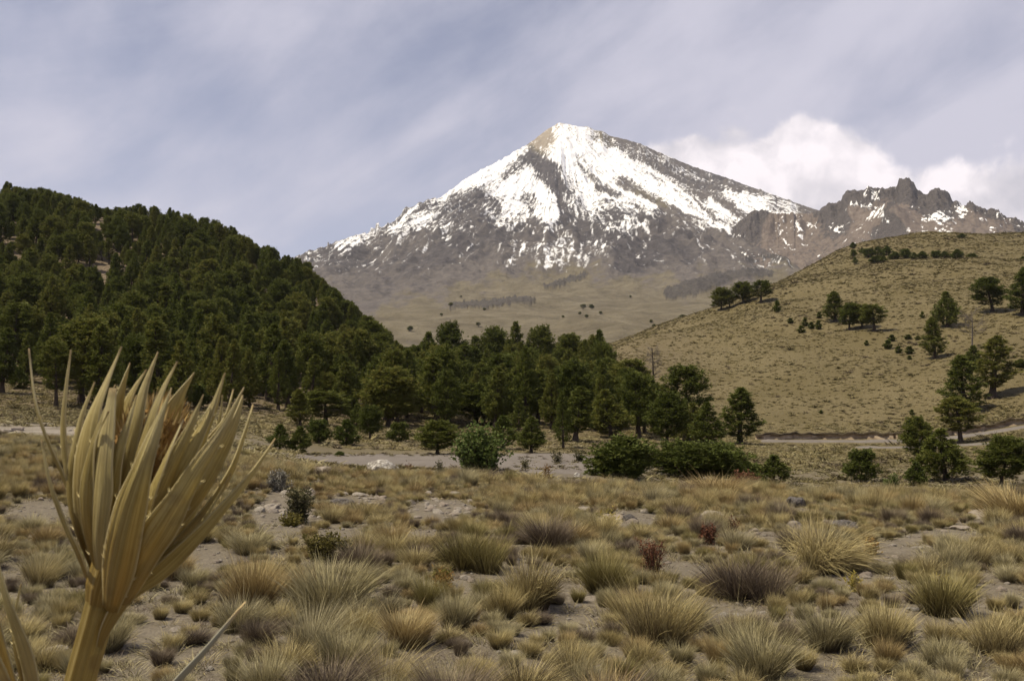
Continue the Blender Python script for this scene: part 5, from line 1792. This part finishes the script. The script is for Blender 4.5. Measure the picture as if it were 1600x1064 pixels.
def stone_geo(seed, sub, flat=0.6):
    rs_ = np.random.default_rng(seed)
    V_, F_ = ico(sub)
    r_ = np.ones(len(V_))
    for _ in range(7):                                   # broken faces
        n_ = unit(rs_.normal(0, 1, 3))
        h = rs_.uniform(0.55, 0.92)
        dt = V_ @ n_
        r_ = np.minimum(r_, np.where(dt > 0.05, h / np.maximum(dt, 0.05), 9))
    V_ = V_ * r_[:, None]
    V_ += 0.10 * np.stack([fbm(V_[:, 0] * 1.7 + seed, V_[:, 1] * 1.7 + V_[:, 2] * 1.3 + k * 9, 3, seed + k) for k in range(3)], 1)
    V_ *= np.array((1.0, rs_.uniform(0.65, 0.95), flat * rs_.uniform(0.75, 1.15)))
    V_[:, 2] += 0.12
    return V_, F_


STONES = [stone_geo(500 + k, 2) for k in range(6)]
STONE_ME = [mesh_np('stone_shape', v_, f_, [m_stone], smooth=False) for v_, f_ in STONES]
ROCKS = [stone_geo(540 + k, 4) for k in range(5)]
for px_, py_, w, h, mt, k, dm, lab in BOULD:
    p, d = hit(px_, py_, dm)
    v_, f_ = ROCKS[k]
    ext = v_.max(0) - v_.min(0)
    sx, sz = w * d / F / ext[0], h * d / F / ext[2]
    o = link('stone', mesh_np('rock_shape', v_, f_, [mt], smooth=False), None, p - np.array((0, 0, 0.02)))
    o.scale = (sx, sx * 0.9, sz * 1.15)
    o.rotation_euler = (0, 0, 0.4 * k)
    tag(o, lab, 'stone')
rs = np.random.default_rng(55)
RUB = [(450, 800, 55, 34, 46, 'loose stone in the rubble at the foot of the tall leafy shrub'), (552, 782, 48, 14, 26, 'loose stone in the rubble right of the tall leafy shrub'),
       (715, 792, 52, 20, 54, 'loose grey stone in the long rubble heap in the upper middle of the meadow'), (640, 785, 60, 16, 24, 'loose stone between the two rubble heaps'),
       (940, 808, 70, 16, 20, 'loose stone scattered round the pale grey slab'), (1385, 890, 50, 24, 16, 'small stone scattered on the sandy bare patch'),
       (1480, 975, 90, 34, 26, 'small stone scattered on the bare patch near the lower corner'), (780, 925, 80, 26, 14, 'small stone scattered on the middle bare patch'),
       (910, 970, 50, 24, 14, 'small stone scattered on the bare soil below the middle'), (1135, 955, 60, 18, 14, 'small stone on bare soil under the wide purplish tussock'), (65, 676, 75, 13, 20, 'pale stone in the dry wash behind the thistle')]
for cx, cy, rx, ry, n_, lab in RUB:
    for _ in range(n_):
        rr_, th = math.sqrt(rs.uniform(0, 1)), rs.uniform(0, 6.28)
        p, d = hit(cx + rx * rr_ * math.cos(th), cy + ry * rr_ * math.sin(th), 4.0 if cy > 700 else 48)
        wpx = rs.uniform(6, 13) * (1.0 if rs.uniform() < 0.7 else 1.8)
        if cy > 880:
            wpx *= rs.uniform(0.8, 1.3)
        s_ = wpx * d / F / 2
        o = link('stone', STONE_ME[int(rs.integers(0, 6))], None, p - np.array((0, 0, 0.15 * s_)))
        o.scale = (s_, s_, s_ * rs.uniform(0.8, 1.2))
        o.rotation_euler = (rs.normal(0, 0.2), rs.normal(0, 0.2), rs.uniform(0, 6.28))
        tag(o, lab, 'stone', lab.replace('stone', 'stones', 1))
n = 15000
pxs = rs.uniform(-200, 1800, n)
dd = np.sqrt(rs.uniform(5.0 ** 2, 40.0 ** 2, n))
aa = np.arctan((pxs - 800) / F / CP)
x, y = dd * np.sin(aa), dd * np.cos(aa)
z = land(x, y)
sc_ = np.exp(rs.normal(-4.1, 0.55, n)) * np.interp(dd, [5, 40], [0.9, 1.6])
scatter('gravel', np.stack((x, y, z), 1), rs.uniform(0, 6.28, n), sc_, rs.integers(0, 6, n), hidden_set('pebble_shape', STONE_ME), 'pebbles and gravel strewn over the sandy soil')

# ------------------------------------------------------------------ shrubs and herbs
def leafy(seed, H, R, stems, leaves, ll, lw, clump=0.5, up=0.6, taper='round', low=0.1):
    """stems that fork once, with leaves of length ll along their upper part"""
    rs_ = np.random.default_rng(seed)
    sg, lg = Geo(), Geo()
    for s_ in range(stems):
        th = rs_.uniform(0, 6.28)
        rr_ = R * math.sqrt(rs_.uniform(0.02, 1))
        hh = H * (math.sqrt(max(0.08, 1 - (rr_ / R) ** 2 * 0.85)) if taper == 'round' else rs_.uniform(0.7, 1.0)) * rs_.uniform(0.8, 1.08)
        u_ = np.linspace(0, 1, 6)
        foot = R * 0.22 * rs_.normal(0, 1, 2)
        pts = np.stack((foot[0] + (rr_ * math.cos(th) - foot[0]) * u_ ** 1.3, foot[1] + (rr_ * math.sin(th) - foot[1]) * u_ ** 1.3, hh * u_), 1)
        V_, q = tube(pts, H * 0.012 * (1 - 0.7 * u_), 4)
        sg.add(V_, q)
        w = rs_.uniform(low, 1.03, leaves)
        C = np.stack([np.interp(w, u_, pts[:, k]) for k in range(3)], 1) + rs_.normal(0, clump * ll, (leaves, 3))
        a = rs_.uniform(0, 6.28, leaves)
        Dn = unit(np.stack((np.cos(a), np.sin(a), rs_.normal(up, 0.35, leaves)), 1))
        sd_ = unit(np.cross(Dn, rs_.normal(0, 1, (leaves, 3)) + np.array((0, 0, 1.2))))
        L = ll * rs_.uniform(0.6, 1.2, (leaves, 1))
        W = lw * 0.5 * rs_.uniform(0.7, 1.2, (leaves, 1))
        nn = np.cross(Dn, sd_)
        V_ = np.stack((C, C + Dn * L * 0.5 + sd_ * W + nn * L * 0.06, C + Dn * L - nn * L * 0.1, C + Dn * L * 0.5 - sd_ * W + nn * L * 0.06), 1).reshape(-1, 3)
        i = np.arange(leaves) * 4
        lg.add(V_, np.stack((i, i + 1, i + 2, i + 3), 1), None, rnd=np.repeat(rs_.uniform(0, 1, leaves), 4))
    return sg, lg


for i, (px_, py_, h, w, mt, st_, lv, ll, lw, tp, dm, nm, lab, cat) in enumerate(SHRUBS):
    p, d = hit(px_, py_, dm)
    f_ = d / F
    sg, lg = leafy(700 + i, h * f_, w * f_ * 0.5, st_, lv, ll * f_, lw * f_, 0.6, 0.5, tp)
    r_ = empty(nm, p - np.array((0, 0, 0.02)))
    link('stem', sg.mesh('stem', [m_stem]), r_)
    link('foliage', lg.mesh('foliage', [mt], smooth=False), r_)
    tag(r_, lab, cat)

# ------------------------------------------------------------------ the dry thistle in front of the lens
m_straw, t = new_mat('dry_bract')
tcn = t.node('ShaderNodeTexCoord').outputs['Object']
sA_, uA_ = t.attr('across'), t.attr('along')
cv = t.node('ShaderNodeCombineXYZ')
t.set(cv.inputs[0], t.math('MULTIPLY', sA_, 9.0))
t.set(cv.inputs[1], t.math('MULTIPLY', uA_, 1.6))
t.set(cv.inputs[2], t.math('MULTIPLY', t.attr('rnd'), 40.0))
fib = t.noise(cv.outputs[0], 1.3, 5, 0.6)
bl = t.noise(tcn, 26.0, 5, 0.6)
c = t.ramp(t.math('ADD', t.math('MULTIPLY', fib, 0.7), t.math('MULTIPLY', bl, 0.3)), [(0.33, (0.22, 0.145, 0.038)), (0.46, (0.44, 0.345, 0.110)), (0.62, (0.70, 0.60, 0.26))])
c = t.mix(t.smooth(uA_, 0.60, 0.0, 0.0, 0.75), c, (0.34, 0.205, 0.045))
c = t.mix(t.smooth(uA_, 0.5, 0.92, 0.0, 0.45), c, (0.72, 0.66, 0.40))
edge = t.smooth(t.math('ABSOLUTE', sA_), 0.82, 1.0)
c = t.mix(t.math('MULTIPLY', edge, 0.7), c, (0.72, 0.65, 0.40))
c = t.mix(t.math('MULTIPLY', t.smooth(bl, 0.56, 0.72), 0.5), c, (0.16, 0.090, 0.035))
c = t.mix(t.math('MULTIPLY', t.smooth(t.noise(cv.outputs[0], 0.45, 2, 0.5), 0.52, 0.68), 0.45), c, (0.30, 0.235, 0.085))
c = t.mix(t.smooth(t.attr('rnd'), 0.55, 1.0, 0.0, 0.30), c, (0.60, 0.53, 0.30))
c = t.mix(t.smooth(uA_, 0.93, 1.0, 0.0, 0.7), c, (0.24, 0.15, 0.07))
t.set(t.b.inputs['Base Color'], c)
t.b.inputs['Roughness'].default_value = 0.42
t.b.inputs['Specular IOR Level'].default_value = 0.4
t.set(t.b.inputs['Normal'], t.bump(fib, 0.7, 0.003))
tr = t.node('ShaderNodeBsdfTranslucent')
t.set(tr.inputs[0], c)
mx = t.node('ShaderNodeMixShader')
mx.inputs[0].default_value = 0.34
t.l.new(t.b.outputs[0], mx.inputs[1])
t.l.new(tr.outputs[0], mx.inputs[2])
t.l.new(mx.outputs[0], t.out.inputs[0])
m_cone, t = new_mat('seed_cone')
t.set(t.b.inputs['Base Color'], t.ramp(t.attr('rnd'), [(0.1, (0.15, 0.085, 0.028)), (0.5, (0.31, 0.205, 0.072)), (0.9, (0.50, 0.39, 0.19))]))
m_leaf, t = new_mat('grey_dry_leaf')
t.set(t.b.inputs['Base Color'], t.mix(t.smooth(t.attr('along'), 0.7, 0.85), (0.27, 0.265, 0.215), (0.46, 0.36, 0.20)))
D0 = 0.60


def spline(P_, n):
    """Catmull-Rom through control points"""
    P_ = np.asarray(P_, float)
    Q = np.concatenate((2 * P_[:1] - P_[1:2], P_, 2 * P_[-1:] - P_[-2:-1]))
    outp = []
    for u_ in np.linspace(0, len(P_) - 1 - 1e-6, n):
        k = int(u_)
        f = u_ - k
        a, b, c_, d_ = Q[k], Q[k + 1], Q[k + 2], Q[k + 3]
        outp.append(0.5 * (2 * b + (c_ - a) * f + (2 * a - 5 * b + 4 * c_ - d_) * f * f + (3 * b - a - 3 * c_ + d_) * f ** 3))
    return np.array(outp)


def bract(name, ctrl, wpx, yaw, parent, mat, cup=0.35, spines=3, peak=0.38, blunt=False, seed=0, origin=None, base=0.5):
    """a stiff bract from its foot to its tip: ctrl = (column, row, depth offset in m), wpx widest width in px"""
    rs_ = np.random.default_rng(seed)
    C = np.array([pix(x_, y_, D0 + dz_) for x_, y_, dz_ in ctrl])
    n = 26
    P_ = spline(C, n)
    u_ = np.linspace(0, 1, n)
    tn = unit(np.gradient(P_, axis=0))
    nrm = np.array((math.sin(yaw), -math.cos(yaw), 0.0))
    sd_ = unit(np.cross(nrm[None], tn))
    nv = np.cross(tn, sd_)
    tw = rs_.normal(0, 0.28) + rs_.normal(0, 0.35) * u_[:, None]
    sd_, nv = sd_ * np.cos(tw) + nv * np.sin(tw), nv * np.cos(tw) - sd_ * np.sin(tw)
    if blunt:
        wv_ = np.where(u_ < peak, 0.55 + 0.45 * np.sin(u_ / peak * math.pi / 2), 1 - 0.66 * ((u_ - peak) / (1 - peak)) ** 1.2)
    else:
        wv_ = np.where(u_ < peak, base + (1 - base) * np.sin(u_ / peak * math.pi / 2), np.clip(1 - (u_ - peak) / (1 - peak), 0, 1) ** 1.12)
    wv_ = wv_ * (1 + 0.05 * np.sin(u_ * 21 + seed)) * 0.88 * wpx * D0 / F * 0.5 + 0.0002
    S = np.linspace(-1, 1, 9)
    off = -cup * np.abs(S) ** 1.25 - 0.07 * np.cos(S * 9.4)
    V_ = P_[:, None] + sd_[:, None] * (S[None, :, None] * wv_[:, None, None]) + nv[:, None] * (off[None, :, None] * wv_[:, None, None])
    g = Geo()
    g.add(V_.reshape(-1, 3), grid_faces(n, 9), None, across=np.tile(S, n), along=np.repeat(u_, 9), rnd=rs_.uniform())
    for sgn in (-1, 1):                                       # short pale spines along both edges
        for k in range(spines):
            i = int(np.clip(rs_.uniform(0.08, 0.75) * n, 1, n - 2))
            e = P_[i] + sd_[i] * sgn * wv_[i] - nv[i] * cup * wv_[i]
            dv = unit(sd_[i] * sgn * 0.8 + tn[i] * 1.3)
            L = rs_.uniform(0.002, 0.0045)
            b = tn[i] * 0.0006
            g.add(np.array([e - b, e + b, e + dv * L, e + nv[i] * 0.0005]), None, np.array([[0, 1, 2], [0, 3, 2], [1, 3, 2]]), across=sgn, along=0.9 * u_[i], rnd=0.5)
    me_ = g.mesh(name, [mat])
    o = link(name, me_, parent)
    if origin is not None:
        me_.transform(Matrix.Translation(-Vector(origin)))
    so = o.modifiers.new('thickness', 'SOLIDIFY')
    so.thickness = 0.0009
    so.offset = 0
    return o


def stalk(name, pts, rads, parent, origin, ribs=9, mat=None):
    P_ = spline(np.array(pts), 60)
    rr_ = np.interp(np.linspace(0, 1, 60), np.linspace(0, 1, len(rads)), rads)
    V_, q = tube(P_, np.ones(60), ribs * 4)
    V_ = V_.reshape(60, ribs * 4, 3)
    a = np.arange(ribs * 4) / 4 * 2 * math.pi
    k = (1 + 0.075 * np.cos(a))[None, :, None] * rr_[:, None, None]
    V_ = P_[:, None] + (V_ - P_[:, None]) * k
    g = Geo()
    g.add(V_.reshape(-1, 3), q, None, across=np.tile(np.sin(np.arange(ribs * 4) * 1.7), 60) * 0.7, along=np.repeat(np.linspace(0.05, 0.35, 60), ribs * 4), rnd=0.3)
    me_ = g.mesh(name, [mat or m_straw])
    me_.transform(Matrix.Translation(-Vector(origin)))
    return link(name, me_, parent)


foot = np.array((-0.31, 0.60, float(land(-0.31, 0.60)[0]) - 0.02))
thistle = empty('thistle_flower', foot)
tag(thistle, 'big dry straw coloured thistle head on a thick ribbed stalk close to the camera', 'thistle')
z1 = lambda x_, y_: (x_ / 1.956, 520 + y_ / 1.956)
B = [  # control points in the order foot -> tip: (x, y in the close-up, depth in mm), width px, yaw degrees, options
    ([(300, 770, 5), (245, 590, 5), (190, 440, 0), (135, 310, -5), (105, 200, -5), (88, 48, 0)], 20, -55, {}),
    ([(285, 800, 0), (240, 690, -6), (195, 590, -12), (150, 460, -16), (126, 325, -14)], 30, -62, {}),
    ([(300, 760, 12), (242, 600, 14), (203, 430, 14), (190, 300, 14), (200, 170, 14), (217, 52, 14)], 14, -30, dict(peak=0.6)),
    ([(305, 760, 2), (258, 570, -8), (250, 420, -14), (275, 270, -14), (318, 160, -10), (372, 42, -4)], 48, -32, dict(peak=0.45)),
    ([(310, 790, -5), (292, 640, -20), (302, 470, -28), (318, 320, -28), (342, 168, -24)], 50, -18, dict(blunt=True, peak=0.5)),
    ([(300, 720, -5), (284, 560, -16), (283, 440, -22), (292, 330, -26), (332, 240, -34)], 14, -40, {}),
    ([(330, 700, 10), (330, 480, 14), (350, 300, 12), (372, 180, 10), (398, 92, 8)], 24, -10, dict(peak=0.5)),
    ([(340, 740, -2), (348, 560, -10), (370, 420, -14), (408, 280, -12), (443, 160, -8), (483, 58, -4)], 38, -14, dict(peak=0.45)),
    ([(340, 640, 22), (345, 420, 26), (372, 250, 26), (408, 170, 26), (448, 112, 26)], 30, 5, dict(peak=0.5)),
    ([(350, 620, 20), (390, 380, 24), (430, 230, 24), (460, 130, 22)], 16, 5, {}),
    ([(350, 740, -4), (378, 540, -12), (415, 400, -15), (455, 270, -12), (492, 180, -8), (542, 88, -4)], 34, -4, dict(peak=0.42)),
    ([(330, 850, -14), (352, 720, -34), (388, 560, -46), (432, 420, -50), (478, 290, -44), (524, 168, -34)], 62, -6, dict(peak=0.30, cup=0.5, spines=5)),
    ([(380, 720, 6), (450, 480, 10), (508, 300, 12), (545, 205, 12), (594, 122, 12)], 36, 12, dict(peak=0.58)),
    ([(400, 700, 20), (450, 520, 26), (500, 360, 26), (523, 190, 26)], 18, 10, {}),
    ([(390, 740, -8), (470, 540, -16), (530, 400, -18), (582, 285, -16), (622, 188, -12)], 32, 22, dict(peak=0.42)),
    ([(400, 730, -8), (500, 500, -14), (572, 370, -16), (636, 255, -12), (688, 122, -8)], 32, 25, dict(peak=0.42)),
    ([(410, 720, 2), (520, 480, 2), (590, 350, 2), (648, 240, 2), (682, 150, 2)], 34, 30, dict(peak=0.5)),
    ([(420, 700, 20), (560, 450, 24), (650, 320, 24), (690, 260, 24), (714, 172, 24)], 16, 30, {}),
    ([(420, 700, 30), (580, 440, 34), (650, 330, 34), (672, 260, 34), (680, 190, 34)], 12, 30, {}),
    ([(370, 830, -12), (440, 690, -32), (520, 560, -40), (600, 425, -40), (686, 290, -32), (746, 166, -24)], 56, 28, dict(peak=0.30, cup=0.5, spines=5)),
    ([(400, 760, -4), (520, 600, -14), (620, 470, -16), (692, 335, -14), (728, 250, -10), (742, 190, -8)], 32, 34, dict(peak=0.48)),
    ([(390, 770, 12), (540, 640, 12), (640, 530, 10), (705, 430, 8), (745, 320, 8), (774, 218, 8)], 15, 40, dict(peak=0.55)),
    ([(380, 790, 4), (470, 700, 2), (560, 640, 0), (620, 575, 0), (706, 430, 2)], 14, 55, {}),
    ([(300, 975, -2), (330, 900, -6), (390, 810, -8), (500, 730, -12), (620, 610, -14), (710, 505, -12), (775, 425, -8), (842, 322, -4)], 34, 42, dict(peak=0.45, base=0.3)),
    ([(300, 730, -8), (268, 600, -18), (262, 480, -22), (282, 360, -22), (318, 250, -20), (352, 158, -18)], 24, -30, dict(peak=0.4)),
    ([(315, 770, -6), (320, 600, -22), (338, 470, -28), (362, 360, -28), (392, 270, -26), (418, 190, -22)], 28, -16, dict(peak=0.4)),
    ([(360, 760, -14), (420, 590, -30), (470, 460, -36), (520, 350, -34), (562, 262, -28)], 30, 14, dict(peak=0.4)),
    ([(290, 740, 2), (236, 600, -4), (215, 480, -6), (222, 380, -8), (250, 250, -6), (290, 150, -2)], 22, -46, dict(peak=0.42)),
    # those that close the head at the back
    ([(330, 760, 30), (310, 560, 48), (330, 380, 56), (360, 240, 58)], 40, 170, {}),
    ([(350, 760, 34), (410, 560, 58), (450, 400, 66), (490, 300, 66)], 44, 180, {}),
    ([(380, 760, 32), (490, 560, 52), (570, 420, 58), (640, 330, 58)], 42, 200, {}),
    ([(330, 780, 24), (270, 600, 34), (262, 440, 40), (290, 330, 40)], 36, 150, {}),
    ([(400, 770, 24), (540, 600, 34), (620, 480, 38), (690, 380, 38)], 36, 220, {}),
]
for i, (cp_, w, yw, op) in enumerate(B):
    ctrl = [(*z1(x_, y_), dz_ / 1000.0) for x_, y_, dz_ in cp_]
    bract('bract', ctrl, w, math.radians(yw), thistle, m_straw, seed=i, origin=foot, **op)
top = pix(*z1(318, 800), D0)
mid = pix(*z1(228, 1070), D0 + 0.004)
def bow(p0, p1, p2, n=9):
    w = np.linspace(0, 1, n)[:, None]
    return list((1 - w) ** 2 * p0 + 2 * w * (1 - w) * p1 + w * w * p2)


stalk('stalk', bow(foot + (0, 0, -0.02), mid + (mid - top) * 5, top), [0.0105, 0.010, 0.0095, 0.009, 0.0085, 0.0082, 0.008, 0.008, 0.0088], thistle, foot)
stalk('flower_base', [top + (top - mid) * -0.12, top + (top - mid) * 0.1, top + (top - mid) * 0.35, top + (top - mid) * 0.6], [0.0082, 0.0115, 0.012, 0.008], thistle, foot)
sb = pix(*z1(300, 1060), D0 - 0.006)
# receptacle with the orange brown seed cone
g = Geo()
cc = pix(*z1(452, 415), D0 + 0.018)
ax_ = unit(pix(*z1(500, 240), D0 + 0.016) - pix(*z1(345, 800), D0))
e1 = unit(np.cross(ax_, (0, 1, 0)))
e2 = np.cross(ax_, e1)
LN, RD = 0.040, 0.030
rs = np.random.default_rng(77)
V_, F_ = ico(3)
g.add(cc + np.outer(V_[:, 0] * RD * 0.85, e1) + np.outer(V_[:, 1] * RD * 0.85, e2) + np.outer(V_[:, 2] * LN, ax_), None, F_, rnd=0.15)
ns = 620
for k in range(ns):
    zc = 1 - 1.75 * (k + 0.5) / ns
    th = k * 2.39996
    rh = math.sqrt(max(0, 1 - zc * zc))
    n_ = rh * math.cos(th) * e1 + rh * math.sin(th) * e2 + zc * ax_ * 0.75
    b = cc + (rh * math.cos(th) * e1 + rh * math.sin(th) * e2) * RD * 0.84 + ax_ * zc * LN
    dv = unit(n_ + ax_ * 0.75 + rs.normal(0, 0.1, 3))
    sd_ = unit(np.cross(dv, ax_ + 1e-3)) * 0.0011
    L = rs.uniform(0.007, 0.011)
    md = np.cross(dv, sd_)
    g.add(np.array([b - sd_, b + sd_, b + md, b + dv * L + ax_ * 0.0015]), None, np.array([[0, 1, 3], [1, 2, 3], [2, 0, 3]]), rnd=rs.uniform(0.2, 1))
me_ = g.mesh('seed_cone', [m_cone], smooth=False)
me_.transform(Matrix.Translation(-Vector(foot)))
link('seed_cone', me_, thistle)
# long grey leaf that rises from low on the stalk
bract('leaf', [(20, 1330, 0.012), (150, 1210, -0.02), (268, 1075, -0.04), (320, 1018, -0.05), (366, 962, -0.055), (384, 940, -0.055)], 15, math.radians(20), thistle, m_leaf, seed=90, origin=foot, spines=0, peak=0.3)

# the neighbouring head of which only the rim is inside the picture
foot2 = np.array((-0.40, 0.66, float(land(-0.40, 0.66)[0]) - 0.02))
th2 = empty('thistle_flower', foot2)
tag(th2, 'second dry thistle head mostly cut off by the picture edge beside the big one', 'thistle')
B2 = [([(62, 1120, -10), (30, 1010, -22), (4, 925, -26), (-22, 800, -22)], 46, -10, dict(peak=0.35, spines=8)),
      ([(40, 1090, 8), (24, 1010, 8), (23, 962, 8), (33, 912, 8)], 9, 10, {}),
      ([(30, 1130, -10), (-35, 1000, -26), (-70, 880, -30), (-95, 760, -24)], 50, -20, {}),
      ([(20, 1130, 5), (-70, 1020, 0), (-130, 900, 0), (-165, 790, 0)], 44, -45, {}),
      ([(30, 1120, 20), (-20, 960, 30), (-40, 860, 32), (-60, 740, 32)], 40, 170, {}),
      ([(15, 1130, 10), (-100, 1040, 10), (-170, 950, 10), (-220, 850, 10)], 38, -60, {}),
      ([(20, 1130, 20), (-60, 980, 30), (-110, 860, 30), (-135, 770, 30)], 38, 160, {})]
for i, (cp_, w, yw, op) in enumerate(B2):
    bract('bract', [(x_, y_, dz_ / 1000.0) for x_, y_, dz_ in cp_], w, math.radians(yw), th2, m_straw, seed=40 + i, origin=foot2, **op)
stalk('stalk', bow(foot2, pix(60, 1400, D0), pix(45, 1105, D0)), [0.010, 0.010, 0.0095, 0.009, 0.008], th2, foot2)

# ------------------------------------------------------------------ the thin haze that pales the mountains
lo = np.min([V.min(0), V2.min(0), (-1500, -1500, -15)], 0) - (60, 60, 1.0)
hi = np.max([V.max(0), V2.max(0), (1500, 1500, 0)], 0) + (60, 60, 25.0)
bx = np.array([[x_, y_, z_] for z_ in (lo[2], hi[2]) for y_ in (lo[1], hi[1]) for x_ in (lo[0], hi[0])])
m_haze = bpy.data.materials.new('haze')
m_haze.use_nodes = True
ht = NT(m_haze.node_tree)
ht.n.clear()
ho = ht.node('ShaderNodeOutputMaterial')
hv = ht.node('ShaderNodeVolumePrincipled')
hv.inputs['Color'].default_value = (0.80, 0.83, 0.95, 1)
hv.inputs['Density'].default_value = 0.000030
hv.inputs['Anisotropy'].default_value = 0.15
ht.l.new(hv.outputs[0], ho.inputs['Volume'])
me = mesh_np('haze', bx, np.array([[0, 2, 3, 1], [4, 5, 7, 6], [0, 1, 5, 4], [2, 6, 7, 3], [0, 4, 6, 2], [1, 3, 7, 5]]), [m_haze], smooth=False)
tag(link('haze', me), 'thin pale haze in the air', None, None, 'stuff')
